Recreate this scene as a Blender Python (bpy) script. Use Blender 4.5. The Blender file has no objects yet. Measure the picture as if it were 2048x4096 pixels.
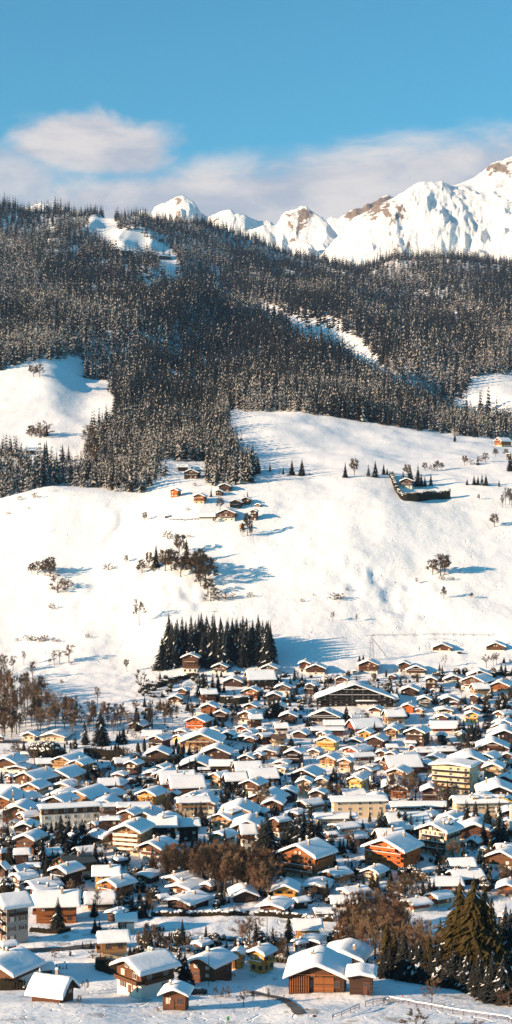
import bpy, math, random
import numpy as np
from mathutils import Vector
R = math.radians
random.seed(7)
rs = np.random.RandomState(7)
SC = bpy.context.scene
C = SC.collection

# ------------------------------------------------------------ camera, light, sky
F = 6000.0 / 4096.0           # focal length in picture heights
FP = 6000.0
CAMZ = 130.0                  # eye above the valley floor
cam_d = bpy.data.cameras.new('camera')
cam_d.sensor_fit = 'VERTICAL'; cam_d.sensor_height = 36; cam_d.sensor_width = 36
cam_d.lens = 36 * F
cam_d.clip_start = 1; cam_d.clip_end = 60000
cam = bpy.data.objects.new('camera', cam_d); C.objects.link(cam)
cam.location = (0, 0, CAMZ); cam.rotation_euler = (R(90), 0, 0)
SC.camera = cam
SC.view_settings.view_transform = 'Standard'
SC.view_settings.look = 'None'
SC.view_settings.gamma = 1
SC.view_settings.exposure = 1.25
SUN_EL, SUN_AZ = R(15), R(22)   # azimuth measured from straight left towards the viewer
sd = Vector((-math.cos(SUN_EL) * math.cos(SUN_AZ), -math.cos(SUN_EL) * math.sin(SUN_AZ), math.sin(SUN_EL)))
sl = bpy.data.lights.new('sun', 'SUN'); sl.energy = 5.0; sl.angle = R(0.5); sl.color = (1.0, 0.70, 0.45)
so = bpy.data.objects.new('sun', sl); C.objects.link(so)
so.rotation_euler = sd.to_track_quat('Z', 'Y').to_euler(); so.location = (-300, -100, 400)
W = bpy.data.worlds.new('World'); SC.world = W; W.use_nodes = True
nt = W.node_tree; N = nt.nodes; L = nt.links
for n in list(N): N.remove(n)

class G:
    """tiny helper for node maths"""
    def __init__(s, tree): s.t = tree
    def n(s, kind, **kw):
        x = s.t.nodes.new(kind)
        for k, v in kw.items(): setattr(x, k, v)
        return x
    def put(s, sock, v):
        if isinstance(v, (int, float)): sock.default_value = v
        elif isinstance(v, (tuple, list)): sock.default_value = v
        else: s.t.links.new(v, sock)
    def m(s, op, a, b=0.0, c=None):
        x = s.n('ShaderNodeMath', operation=op); s.put(x.inputs[0], a); s.put(x.inputs[1], b)
        if c is not None: s.put(x.inputs[2], c)
        return x.outputs[0]
    def ss(s, v, lo, hi):
        x = s.n('ShaderNodeMapRange', interpolation_type='SMOOTHSTEP'); s.put(x.inputs[0], v)
        s.put(x.inputs[1], lo); s.put(x.inputs[2], hi); return x.outputs[0]
    def mix(s, f, a, b, blend='MIX'):
        x = s.n('ShaderNodeMix', data_type='RGBA', blend_type=blend); s.put(x.inputs[0], f); s.put(x.inputs[6], a); s.put(x.inputs[7], b)
        return x.outputs[2]
    def noise(s, vec, scale, detail=4, rough=.55, dist=0):
        x = s.n('ShaderNodeTexNoise'); s.put(x.inputs['Vector'], vec); x.inputs['Scale'].default_value = scale
        x.inputs['Detail'].default_value = detail; x.inputs['Roughness'].default_value = rough; x.inputs['Distortion'].default_value = dist
        return x.outputs['Fac']
    def vec(s, a, b, c=0.0):
        x = s.n('ShaderNodeCombineXYZ'); s.put(x.inputs[0], a); s.put(x.inputs[1], b); s.put(x.inputs[2], c); return x.outputs[0]

g = G(nt)
tc = g.n('ShaderNodeTexCoord').outputs['Generated']
sky = g.n('ShaderNodeTexSky', sky_type='NISHITA')
sky.sun_disc = False; sky.sun_elevation = SUN_EL; sky.sun_rotation = math.atan2(sd.x, sd.y)
sky.altitude = 1300; sky.air_density = 1.15; sky.dust_density = 1.2; sky.ozone_density = 2.5
sx = g.n('ShaderNodeSeparateXYZ'); L.new(tc, sx.inputs[0])
dy = g.m('MAXIMUM', sx.outputs[1], 0.05)
az = g.m('DIVIDE', sx.outputs[0], dy); el = g.m('DIVIDE', sx.outputs[2], dy)
# clouds low over the mountains, as directions (tangent of azimuth, tangent of elevation)
def ell(cx, cy, rx, ry, warp, amp):
    a = g.m('DIVIDE', g.m('SUBTRACT', az, (cx - 1024) / FP), rx / FP)
    b = g.m('DIVIDE', g.m('SUBTRACT', el, (2048 - cy) / FP), ry / FP)
    r = g.m('SQRT', g.m('ADD', g.m('MULTIPLY', a, a), g.m('MULTIPLY', b, b)))
    return g.m('ADD', g.m('SUBTRACT', 1.0, r), g.m('MULTIPLY', g.m('SUBTRACT', warp, .5), amp))
cv = g.vec(az, g.m('MULTIPLY', el, 1.5), 0.0)
n1 = g.noise(cv, 16, 8, .6, .3); n2 = g.noise(g.vec(az, g.m('MULTIPLY', el, 2.6), 4.0), 10, 6, .6, .3)
puff = g.ss(ell(370, 590, 400, 165, n1, 1.5), 0.0, .5)
puff2 = g.ss(ell(40, 730, 330, 170, n1, 1.6), -.1, .6)
# bank: everything under a wavy top edge
edge = g.m('ADD', (2048 - 615) / FP, g.m('MULTIPLY', g.m('SUBTRACT', az, -0.02), .10))
bank = g.ss(g.m('ADD', g.m('SUBTRACT', edge, el), g.m('MULTIPLY', g.m('SUBTRACT', n2, .5), .05)), -.006, .020)
bank = g.m('MULTIPLY', bank, g.ss(n1, .0, .36))
cl = g.m('MAXIMUM', g.m('MAXIMUM', g.m('MULTIPLY', puff, .9), g.m('MULTIPLY', puff2, .8)), g.m('MULTIPLY', bank, .9))
cl = g.m('MULTIPLY', cl, g.ss(sx.outputs[1], .3, .6))
cl = g.m('MULTIPLY', cl, g.ss(g.m('ABSOLUTE', az), .9, .4))
shade = g.ss(n2, .35, .62)
low = g.ss(el, .205, .25)
ccol = g.mix(shade, (4.2, 4.1, 4.5, 1), (7.3, 6.3, 5.7, 1))
skyc = g.mix(1.0, sky.outputs[0], (0.38, 1.34, 1.42, 1), 'MULTIPLY')
col = g.mix(cl, skyc, ccol)
bg = g.n('ShaderNodeBackground'); L.new(col, bg.inputs[0]); bg.inputs[1].default_value = 0.054
wo = g.n('ShaderNodeOutputWorld'); L.new(bg.outputs[0], wo.inputs[0])
W.cycles.sampling_method = 'MANUAL'; W.cycles.sample_map_resolution = 512
SC.cycles.max_bounces = 5; SC.cycles.diffuse_bounces = 2; SC.cycles.glossy_bounces = 2
SC.cycles.transmission_bounces = 2; SC.cycles.volume_bounces = 0; SC.cycles.transparent_max_bounces = 4

# ------------------------------------------------------------ noise on arrays
def _h(ix, iy, s):
    n = (ix.astype(np.int64) * 374761393 + iy.astype(np.int64) * 668265263 + s * 974634777) & 0xffffffff
    n = ((n ^ (n >> 13)) * 1274126177) & 0xffffffff
    return ((n ^ (n >> 16)) & 0xffff) / 65535.0
def vn(x, y, s=0):
    x = np.asarray(x, float); y = np.asarray(y, float)
    ix = np.floor(x); iy = np.floor(y); fx = x - ix; fy = y - iy
    fx = fx * fx * fx * (fx * (fx * 6 - 15) + 10); fy = fy * fy * fy * (fy * (fy * 6 - 15) + 10)
    a = _h(ix, iy, s); b = _h(ix + 1, iy, s); c = _h(ix, iy + 1, s); d = _h(ix + 1, iy + 1, s)
    return (a + (b - a) * fx) * (1 - fy) + (c + (d - c) * fx) * fy - .5
def fbm(x, y, o=4, s=0, gain=.5):
    t = 0; a = 1; 
    for k in range(o):
        t = t + a * vn(x * 2 ** k + 17.3 * k, y * 2 ** k - 9.1 * k, s + k); a *= gain
    return t
def ridged(x, y, o=4, s=0, gain=.5):
    t = 0; a = 1
    for k in range(o):
        t = t + a * (1 - 2 * np.abs(2 * vn(x * 2 ** k + 7.3 * k, y * 2 ** k - 3.1 * k, s + k))); a *= gain
    return t * .5

# ------------------------------------------------------------ materials
def mat(name, build):
    m = bpy.data.materials.new(name); m.use_nodes = True
    t = m.node_tree
    for n in list(t.nodes): t.nodes.remove(n)
    gg = G(t); out = gg.n('ShaderNodeOutputMaterial'); p = gg.n('ShaderNodeBsdfPrincipled')
    t.links.new(p.outputs[0], out.inputs[0]); build(gg, p)
    return m
def bump(g, p, h, strength=.3, dist=.1):
    b = g.n('ShaderNodeBump'); b.inputs['Strength'].default_value = strength; b.inputs['Distance'].default_value = dist
    g.put(b.inputs['Height'], h); g.t.links.new(b.outputs[0], p.inputs['Normal'])
def m_snow(g, p):
    geo = g.n('ShaderNodeNewGeometry').outputs['Position']
    n = g.noise(geo, .9, 5, .6)
    g.put(p.inputs['Base Color'], g.mix(n, (.74, .76, .78, 1), (.84, .85, .86, 1))); p.inputs['Roughness'].default_value = .7
    p.inputs['Specular IOR Level'].default_value = .2
    bump(g, p, n, .35, .25)
def m_ground(g, p):
    geo = g.n('ShaderNodeNewGeometry').outputs['Position']
    s = g.n('ShaderNodeSeparateXYZ'); g.t.links.new(geo, s.inputs[0])
    n = g.noise(geo, .25, 6, .62); n2 = g.noise(geo, .03, 4, .5)
    # loops of ski tracks: thin bands of a warped noise
    w = g.noise(geo, .045, 2, .5, 1.2)
    tr = g.m('ABSOLUTE', g.m('SUBTRACT', g.m('FRACT', g.m('MULTIPLY', w, 9.0)), .5))
    tr = g.m('MULTIPLY', g.ss(tr, .07, .0), g.ss(n2, .46, .56))
    # trodden, littered patches of the valley floor
    pat = g.m('MULTIPLY', g.ss(g.noise(geo, .12, 6, .7), .54, .64), g.ss(s.outputs[1], 1060, 940))
    c = g.mix(n, (.75, .77, .79, 1), (.85, .85, .86, 1))
    c = g.mix(g.m('MULTIPLY', pat, .6), c, (.20, .16, .12, 1))
    g.put(p.inputs['Base Color'], c); p.inputs['Roughness'].default_value = .75
    p.inputs['Specular IOR Level'].default_value = .15
    h = g.m('ADD', g.m('MULTIPLY', n, 1.0), g.m('MULTIPLY', tr, -.8))
    bump(g, p, h, .5, .9)
def m_flat(c, rough=.7, var=.25, scale=2.0, spec=.3, metal=0.0):
    def f(g, p):
        geo = g.n('ShaderNodeNewGeometry').outputs['Position']
        n = g.noise(geo, scale, 4, .6)
        a = tuple(x * (1 - var) for x in c) + (1,); b = tuple(min(1, x * (1 + var)) for x in c) + (1,)
        g.put(p.inputs['Base Color'], g.mix(n, a, b)); p.inputs['Roughness'].default_value = rough
        p.inputs['Specular IOR Level'].default_value = spec; p.inputs['Metallic'].default_value = metal
    return f
def m_wood(c):
    def f(g, p):
        tc = g.n('ShaderNodeTexCoord').outputs['Object']
        s = g.n('ShaderNodeSeparateXYZ'); g.t.links.new(tc, s.inputs[0])
        z = g.m('MULTIPLY', s.outputs[2], 3.6)
        pl = g.n('ShaderNodeTexWhiteNoise', noise_dimensions='1D'); g.put(pl.inputs['W'], g.m('FLOOR', z))
        gap = g.ss(g.m('ABSOLUTE', g.m('SUBTRACT', g.m('FRACT', z), .5)), .42, .5)
        st = g.noise(g.vec(g.m('MULTIPLY', s.outputs[0], .5), g.m('MULTIPLY', s.outputs[1], .5), g.m('MULTIPLY', s.outputs[2], 5)), 2, 4, .6)
        k = g.m('ADD', g.m('MULTIPLY', pl.outputs[0], .45), g.m('MULTIPLY', st, .7))
        cc = g.mix(k, tuple(x * .45 for x in c) + (1,), tuple(min(1, x * 1.45) for x in c) + (1,))
        cc = g.mix(g.m('MULTIPLY', gap, .7), cc, tuple(x * .2 for x in c) + (1,))
        g.put(p.inputs['Base Color'], cc); p.inputs['Roughness'].default_value = .75; p.inputs['Specular IOR Level'].default_value = .2
    return f
def m_rockmount(g, p):
    geo = g.n('ShaderNodeNewGeometry'); pos = geo.outputs['Position']
    s = g.n('ShaderNodeSeparateXYZ'); g.t.links.new(geo.outputs['Normal'], s.inputs[0])
    at = g.n('ShaderNodeAttribute', attribute_name='rock')
    n = g.noise(pos, .009, 9, .72, .6); n3 = g.noise(pos, .03, 5, .6)
    k = g.m('ADD', g.m('ADD', g.m('MULTIPLY', s.outputs[2], -1.0), g.m('MULTIPLY', n, 1.15)), g.m('MULTIPLY', at.outputs['Fac'], .75))
    f = g.ss(k, .22, .29)
    rock = g.mix(n3, (.09, .07, .06, 1), (.40, .29, .21, 1))
    g.put(p.inputs['Base Color'], g.mix(f, (.86, .87, .89, 1), rock)); p.inputs['Roughness'].default_value = .85
    p.inputs['Specular IOR Level'].default_value = .1
    bump(g, p, g.m('ADD', n, g.m('MULTIPLY', n3, .25)), .8, 70)
def m_needle(c1, c2, sc=.6):
    def f(g, p):
        geo = g.n('ShaderNodeNewGeometry').outputs['Position']
        n = g.noise(geo, sc, 3, .6)
        g.put(p.inputs['Base Color'], g.mix(n, c1 + (1,), c2 + (1,))); p.inputs['Roughness'].default_value = .8
        p.inputs['Specular IOR Level'].default_value = .1
    return f
M = {}
M['snow'] = mat('snow', m_snow); M['ground'] = mat('snow_ground', m_ground)
M['mount'] = mat('mountain_rock_and_snow', m_rockmount)
M['needle'] = mat('dark_needles', m_needle((.010, .013, .014), (.034, .033, .028)))
M['needle2'] = mat('olive_needles', m_needle((.016, .014, .005), (.085, .058, .016)))
M['frost'] = mat('frosted_needles', m_needle((.23, .21, .20), (.68, .62, .56), .12))
M['bark'] = mat('bark', m_flat((.10, .065, .04), .9, .4))
M['twig'] = mat('bare_twigs', m_flat((.125, .082, .048), .9, .35, .3))
M['twig2'] = mat('red_brown_twigs', m_flat((.13, .072, .042), .9, .35, .3))
M['hedge'] = mat('hedge_leaves', m_needle((.014, .012, .008), (.045, .035, .02), 2.5))
M['road'] = mat('cleared_asphalt', m_flat((.07, .065, .065), .6, .5, .8))
M['glass'] = mat('window_glass', m_flat((.03, .035, .045), .12, .2, 1, .6))
M['curtain'] = mat('curtained_glass', m_flat((.55, .5, .42), .5, .2, 1, .4))
M['frame'] = mat('white_frame', m_flat((.7, .66, .58), .6, .1))
M['wframe'] = mat('wood_frame', m_flat((.22, .09, .04), .6, .1))
M['shutter_green'] = mat('green_shutter', m_flat((.05, .3, .2), .6, .1))
M['shutter_brown'] = mat('brown_shutter', m_flat((.12, .05, .03), .6, .1))
M['shutter_red'] = mat('red_shutter', m_flat((.4, .03, .02), .6, .1))
M['roofwood'] = mat('roof_boards', m_flat((.06, .033, .022), .8, .3))
M['metalroof'] = mat('grey_metal_roof', m_flat((.07, .075, .07), .55, .2, .6))
M['tileroof'] = mat('brown_tile_roof', m_flat((.12, .07, .05), .8, .3, 1.5))
M['stone'] = mat('chimney_stone', m_flat((.30, .24, .19), .9, .35, 3))
M['steel'] = mat('galvanised_steel', m_flat((.22, .22, .22), .5, .2, 1))
M['red'] = mat('red_paint', m_flat((.5, .03, .03), .5, .1)); M['yellow'] = mat('yellow_paint', m_flat((.65, .4, .03), .5, .1))
M['green'] = mat('green_paint', m_flat((.03, .2, .05), .5, .1))
M['black'] = mat('black_rubber', m_flat((.02, .02, .02), .6, .1)); M['solar'] = mat('solar_panel', m_flat((.03, .03, .05), .25, .1, 1, .6))
WC = dict(O=(.40, .10, .02), o=(.24, .085, .028), b=(.105, .045, .022), d=(.055, .029, .019), k=(.02, .014, .012), n=(.30, .165, .075), r=(.2, .05, .025), T=(.50, .25, .055))
PC = dict(w=(.66, .60, .52), c=(.58, .45, .30), y=(.68, .45, .13), g=(.30, .28, .25), p=(.45, .36, .33))
for k, c in WC.items(): M['W' + k] = mat('timber_' + dict(O='orange', o='honey', b='brown', d='dark', k='black', n='tan', r='red', T='golden')[k], m_wood(c))
for k, c in PC.items(): M['P' + k] = mat('plaster_' + dict(w='white', c='cream', y='yellow', g='grey', p='pink')[k], m_flat(c, .85, .12, .8, .2))

# ------------------------------------------------------------ mesh helpers
class MB:
    def __init__(s): s.v = []; s.f = []; s.m = []
    def q(s, pts, mi=0):
        b = len(s.v); s.v.extend(pts); s.f.append(tuple(range(b, b + len(pts)))); s.m.append(mi)
    def box(s, x0, x1, y0, y1, z0, z1, mi=0):
        b = len(s.v)
        s.v.extend([(x0, y0, z0), (x1, y0, z0), (x1, y1, z0), (x0, y1, z0), (x0, y0, z1), (x1, y0, z1), (x1, y1, z1), (x0, y1, z1)])
        for f in ((0, 3, 2, 1), (4, 5, 6, 7), (0, 1, 5, 4), (1, 2, 6, 5), (2, 3, 7, 6), (3, 0, 4, 7)):
            s.f.append(tuple(b + i for i in f)); s.m.append(mi)
    def tube(s, a, b, r0, r1, n=4, mi=0, cap=False):
        a = Vector(a); b = Vector(b); d = (b - a)
        if d.length < 1e-6: return
        d.normalize(); u = d.orthogonal().normalized(); w = d.cross(u); k = len(s.v)
        for p, r in ((a, r0), (b, r1)):
            for i in range(n):
                t = 2 * math.pi * i / n; s.v.append(tuple(p + (u * math.cos(t) + w * math.sin(t)) * r))
        for i in range(n):
            j = (i + 1) % n; s.f.append((k + i, k + j, k + n + j, k + n + i)); s.m.append(mi)
        if cap: s.f.append(tuple(k + n + i for i in range(n))); s.m.append(mi)
    def blob(s, c, rx, ry, rz, rnd, mi=0, nu=8, nv=5, amp=.18):
        k = len(s.v)
        for j in range(nv + 1):
            ph = math.pi * j / nv
            for i in range(nu):
                t = 2 * math.pi * i / nu; q = 1 + (rnd.random() - .5) * 2 * amp
                s.v.append((c[0] + rx * q * math.sin(ph) * math.cos(t), c[1] + ry * q * math.sin(ph) * math.sin(t), c[2] + rz * q * math.cos(ph)))
        for j in range(nv):
            for i in range(nu):
                i2 = (i + 1) % nu; s.f.append((k + j * nu + i, k + (j + 1) * nu + i, k + (j + 1) * nu + i2, k + j * nu + i2)); s.m.append(mi)
    def mesh(s, name, mats, smooth=False):
        me = bpy.data.meshes.new(name); me.from_pydata(s.v, [], s.f)
        for m in mats: me.materials.append(M[m] if isinstance(m, str) else m)
        if len(mats) > 1: me.polygons.foreach_set('material_index', s.m)
        if smooth: me.polygons.foreach_set('use_smooth', [True] * len(s.f))
        me.update(); return me
    def build(s, name, mats, parent=None, smooth=False):
        return link(name, s.mesh(name, mats if isinstance(mats, (list, tuple)) else [mats], smooth), parent)
def link(name, data, parent=None):
    o = bpy.data.objects.new(name, data); C.objects.link(o)
    if parent: o.parent = parent
    return o
def tag(o, label=None, cat=None, group=None, kind=None):
    if label: o['label'] = label
    if cat: o['category'] = cat
    if group: o['group'] = group
    if kind: o['kind'] = kind
    return o
def grid_mesh(name, X, Y, Z, m, smooth=True):
    ny, nx = Z.shape
    v = np.stack([X, Y, Z], -1).reshape(-1, 3)
    i = np.arange(ny * nx).reshape(ny, nx)
    f = np.stack([i[:-1, :-1], i[:-1, 1:], i[1:, 1:], i[1:, :-1]], -1).reshape(-1, 4)
    me = bpy.data.meshes.new(name)
    me.vertices.add(len(v)); me.vertices.foreach_set('co', v.ravel())
    me.loops.add(f.size); me.loops.foreach_set('vertex_index', f.ravel())
    me.polygons.add(len(f)); me.polygons.foreach_set('loop_start', np.arange(len(f)) * 4); me.polygons.foreach_set('loop_total', np.full(len(f), 4))
    me.polygons.foreach_set('use_smooth', [smooth] * len(f))
    me.update(calc_edges=True); me.materials.append(m)
    return link(name, me)

# ------------------------------------------------------------ terrain
# every column: distance (m) and the picture row where its ground shows; 'z+' entries are hidden hollows given as height steps
NEAR = [(0, -12), (60, -38), (150, -78), (250, -102)]
NEARV = [(330, 4100), (400, 3900), (500, 3600), (560, 3420), (660, 3270), (780, 3130), (880, 2990), (1000, 2810)]
COLS = {
 -600: [(1100, 2700), (1180, 2560), (1280, 2340), (1380, 2130), (1450, 2000), (1500, 1990), (1600, 1935), (1750, 1850), (2000, 1650), (2200, 1500), (2600, 1385), (3000, 1275), (3500, 1135), (4000, 1015), (4500, 900), (4700, 872)],
 0: [(1100, 2690), (1180, 2560), (1280, 2330), (1380, 2120), (1450, 1990), (1500, 1985), (1600, 1930), (1750, 1840), (2000, 1640), (2200, 1495), (2600, 1380), (3000, 1270), (3500, 1130), (4000, 1010), (4500, 890), (4700, 862)],
 200: [(1100, 2690), (1180, 2540), (1280, 2310), (1380, 2080), (1440, 1955), (1480, 1942), ('z', 1560, -6), (1650, 1915), (1750, 1830), (2000, 1630), (2250, 1450), (2600, 1340), (3000, 1235), (3500, 1110), (4000, 1000), (4500, 895), (4650, 872)],
 350: [(1100, 2680), (1180, 2530), (1280, 2300), (1380, 2080), (1440, 1965), (1480, 1952), ('z', 1560, -6), (1650, 1905), (1750, 1825), (2000, 1650), (2200, 1540), (2600, 1370), (3000, 1250), (3500, 1130), (4000, 1040), (4400, 960), (4700, 885)],
 500: [(1100, 2680), (1200, 2480), (1280, 2280), (1380, 2070), (1440, 1975), (1500, 1945), (1700, 1810), (2000, 1640), (2400, 1450), (2800, 1310), (3300, 1180), (3800, 1080), (4100, 1020), (4400, 950), (4650, 890)],
 650: [(1100, 2670), (1200, 2440), (1300, 2210), (1380, 2040), (1440, 1960), (1500, 1900), (1750, 1770), (2000, 1660), (2400, 1490), (2800, 1345), (3250, 1215), ('z', 3500, -45), (3850, 1100), (4150, 1030), (4400, 975), (4700, 900), (4850, 880)],
 800: [(1100, 2660), (1200, 2430), (1300, 2190), (1380, 2020), (1440, 1950), (1500, 1900), (1750, 1770), (2000, 1660), (2400, 1505), (2800, 1375), (3200, 1275), (3450, 1225), ('z', 3620, -85), (3900, 1180), (4300, 1060), (4700, 960), (4900, 925)],
 1000: [(1100, 2655), (1200, 2420), (1300, 2190), (1380, 2020), (1450, 1930), (1520, 1880), (1700, 1780), (1950, 1650), (2300, 1530), (2700, 1410), (3050, 1330), (3200, 1305), ('z', 3380, -75), (3700, 1240), (4100, 1140), (4700, 1020), (4950, 975)],
 1200: [(1100, 2650), (1200, 2420), (1300, 2190), (1390, 2010), (1450, 1930), (1520, 1880), (1700, 1780), (1950, 1645), (2300, 1530), (2650, 1440), (2900, 1395), ('z', 3080, -80), (3350, 1325), (4000, 1190), (4600, 1090), (4900, 1045)],
 1400: [(1110, 2640), (1200, 2430), (1300, 2190), (1390, 2000), (1450, 1920), (1520, 1875), (1700, 1790), (1950, 1675), (2250, 1590), (2550, 1525), (2700, 1498), ('z', 2860, -80), (3120, 1420), (3800, 1260), (4500, 1130), (4950, 1068)],
 1600: [(1120, 2630), (1200, 2440), (1300, 2200), (1390, 2010), (1450, 1940), (1520, 1885), (1700, 1810), (1900, 1715), (2150, 1645), (2400, 1600), ('z', 2560, -75), (2850, 1510), (3500, 1350), (4300, 1170), (5000, 1058)],
 1800: [(1120, 2630), (1200, 2450), (1300, 2210), (1390, 2030), (1450, 1955), (1520, 1890), (1700, 1820), (1900, 1745), (2050, 1712), (2250, 1690), ('z', 2400, -60), (2620, 1600), (2800, 1545), (3300, 1420), (4200, 1190), (5000, 1058)],
 2048: [(1120, 2620), (1200, 2450), (1300, 2220), (1390, 2040), (1450, 1960), (1520, 1895), (1700, 1830), (1900, 1765), (2020, 1748), (2150, 1735), ('z', 2300, -50), (2500, 1640), (2750, 1530), (3300, 1400), (4200, 1200), (5000, 1082)],
 2700: [(1120, 2620), (1200, 2450), (1300, 2230), (1390, 2050), (1450, 1970), (1520, 1900), (1700, 1840), (1900, 1775), (2020, 1765), (2150, 1750), ('z', 2300, -50), (2500, 1650), (2750, 1560), (3300, 1430), (4200, 1230), (5000, 1120)],
}
YS = np.concatenate([np.linspace(0, 330, 34), np.linspace(334, 1520, 297), np.linspace(1530, 3000, 148), np.linspace(3015, 5300, 153), np.linspace(5350, 9000, 40)])
def pchip(xk, yk, x):
    xk = np.array(xk, float); yk = np.array(yk, float); h = np.diff(xk); d = np.diff(yk) / h
    m = np.zeros_like(yk); m[0] = d[0]; m[-1] = d[-1]
    for i in range(1, len(xk) - 1):
        m[i] = 0 if d[i - 1] * d[i] <= 0 else (h[i - 1] + h[i]) / (h[i - 1] / d[i] + h[i] / d[i - 1])
    i = np.clip(np.searchsorted(xk, x) - 1, 0, len(h) - 1); t = (x - xk[i]) / h[i]
    return (2 * t**3 - 3 * t**2 + 1) * yk[i] + (t**3 - 2 * t**2 + t) * h[i] * m[i] + (-2 * t**3 + 3 * t**2) * yk[i + 1] + (t**3 - t**2) * h[i] * m[i + 1]
def vz(Y, v): return CAMZ - (v - 2048) / FP * Y
cu = sorted(COLS); cz = []
for u in cu:
    pts = [(Y, CAMZ + z) for Y, z in NEAR] + [(Y, vz(Y, v)) for Y, v in NEARV]
    for e in COLS[u]:
        if e[0] == 'z': pts.append((e[1], pts[-1][1] + e[2]))
        else: pts.append((e[0], vz(*e)))
    top = pts[-1]; pts += [(top[0] + 350, top[1] - 70), (6300, top[1] - 400), (9001, top[1] - 700)]
    cz.append(pchip([p[0] for p in pts], [p[1] for p in pts], YS))
cz = np.array(cz)                                            # column x distance
UF = np.arange(-600, 2701, 25.0)
CZ = np.array([pchip(cu, cz[:, j], UF) for j in range(len(YS))])       # distance x u
for _ in range(3): CZ[:, 1:-1] = (CZ[:, :-2] + 2 * CZ[:, 1:-1] + CZ[:, 2:]) / 4
def base_h(X, Y):
    X, Y = np.broadcast_arrays(np.asarray(X, float), np.asarray(Y, float))
    u = np.clip(1024 + FP * X / np.maximum(Y, 120), -600, 2699.9)
    j = np.clip(np.searchsorted(YS, Y) - 1, 0, len(YS) - 2); t = np.clip((Y - YS[j]) / (YS[j + 1] - YS[j]), 0, 1)
    i = ((u + 600) / 25).astype(int); i = np.clip(i, 0, len(UF) - 2); s = (u - UF[i]) / 25
    a = CZ[j, i] * (1 - s) + CZ[j, i + 1] * s; b = CZ[j + 1, i] * (1 - s) + CZ[j + 1, i + 1] * s
    return a * (1 - t) + b * t
MOUNDS = []
def detail(X, Y):
    far = np.clip((Y - 1050) / 200, 0, 1); vf = np.clip((Y - 2000) / 800, 0, 1)
    z = fbm(X / 90, Y / 110, 3, 3) * (1.3 + 4.8 * far) + fbm(X / 24, Y / 40, 3, 9) * .6 * far * (.35 + np.clip(fbm(X / 150, Y / 150, 2, 8) + .1, 0, 1))
    vil = np.clip((Y - 405) / 40, 0, 1) * (1 - far)
    z = z + fbm(X / 9, Y / 9, 3, 11) * (.45 + .15 * far + .4 * vil) + fbm(X / 4.5, Y / 5, 2, 13) * .5 * vil
    for mx, my, rx_, ry_, mh in MOUNDS:
        z = z + mh * np.exp(-((X - mx) / rx_)**2 - ((Y - my) / ry_)**2)
    z = z + ridged(X / 380, Y / 800, 3, 21) * 60 * vf
    # the gully that runs down the left field
    gx = (478 - 1024) / FP * 1370 + 2.5 * np.sin(Y / 9) + (Y - 1370) * .12 + 2 * vn(Y / 13, Y * 0 + 3.3)
    z = z - 2.2 * np.exp(-((X - gx) / 5.0)**2) * (np.clip((Y - 1325) / 25, 0, 1) * np.clip((1412 - Y) / 25, 0, 1) + .35 * np.clip((Y - 1180) / 40, 0, 1) * np.clip((1330 - Y) / 20, 0, 1))
    # broken, hummocky ground below the copse and around the right knoll
    for hx, hy, hr in ((-110, 1250, 30), (95, 1240, 26), (120, 1215, 30), (-60, 1225, 22), (-185, 1090, 25)):
        z = z + 3.0 * fbm(X / 9 + hx, Y / 14, 3, 31) * np.exp(-((X - hx) / hr)**2 - ((Y - hy) / (hr * 1.3))**2)
    return z
def H(X, Y): return base_h(X, Y) + detail(np.asarray(X, float), np.asarray(Y, float))
def hz(x, y): return float(H(np.array([x]), np.array([y]))[0])
YM = np.concatenate([np.arange(300, 1600, 4.0), np.arange(1600, 5300, 10.0)])
def at(px, py):
    """the first point of the ground that lies on the line of sight through a place in the photograph"""
    X = (px - 1024) / FP * YM; ray = vz(YM, py); g_ = H(X, YM)
    k = np.argmax(g_ >= ray)
    if g_[k] < ray[k]: k = len(YM) - 1
    if k:
        yf = np.linspace(YM[k - 1], YM[k], 9); d = H((px - 1024) / FP * yf, yf) - vz(yf, py); q = max(1, int(np.argmax(d >= 0)))
        t = -d[q - 1] / (d[q] - d[q - 1]) if d[q] != d[q - 1] else 0; y = yf[q - 1] + min(max(t, 0), 1) * (yf[q] - yf[q - 1])
    else: y = YM[0]
    return (px - 1024) / FP * y, y, hz((px - 1024) / FP * y, y)
MD = []
for px, py, rx_, ry_, mh in ((1010, 3900, 9, 5, 3.2), (1120, 3925, 6, 4, 2.0), (60, 3830, 3, 3, .1), (880, 3945, 7, 4, 1.4), (240, 3880, 14, 5, 2.2), (400, 3868, 9, 4, 2.4), (1060, 3960, 4, 3, 1.5), (1300, 3995, 9, 3, 1.4), (1230, 4050, 7, 4, 1.6), (1420, 4000, 7, 3, 1.2), (340, 3730, 10, 4, 1.4), (300, 3788, 12, 3, 1.2), (420, 3945, 8, 4, 1.4), (700, 3960, 10, 6, .8), (150, 4030, 22, 12, 1.2), (1600, 3970, 16, 10, 1.5)):
    x_, y_, _ = at(px, py); MD.append((x_, y_, rx_, ry_, mh))
MOUNDS.extend(MD)
TX = np.linspace(-1, 1, 420)
XX = TX[None, :] * (0.27 * YS[:, None] + 160); YY = np.repeat(YS[:, None], len(TX), 1)
HM = H(XX, YY)
ter = grid_mesh('snowy_ground', XX, YY, HM, M['ground']); tag(ter, kind='structure')
HWID = 0.27 * YS + 160; NT = len(TX)
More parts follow.
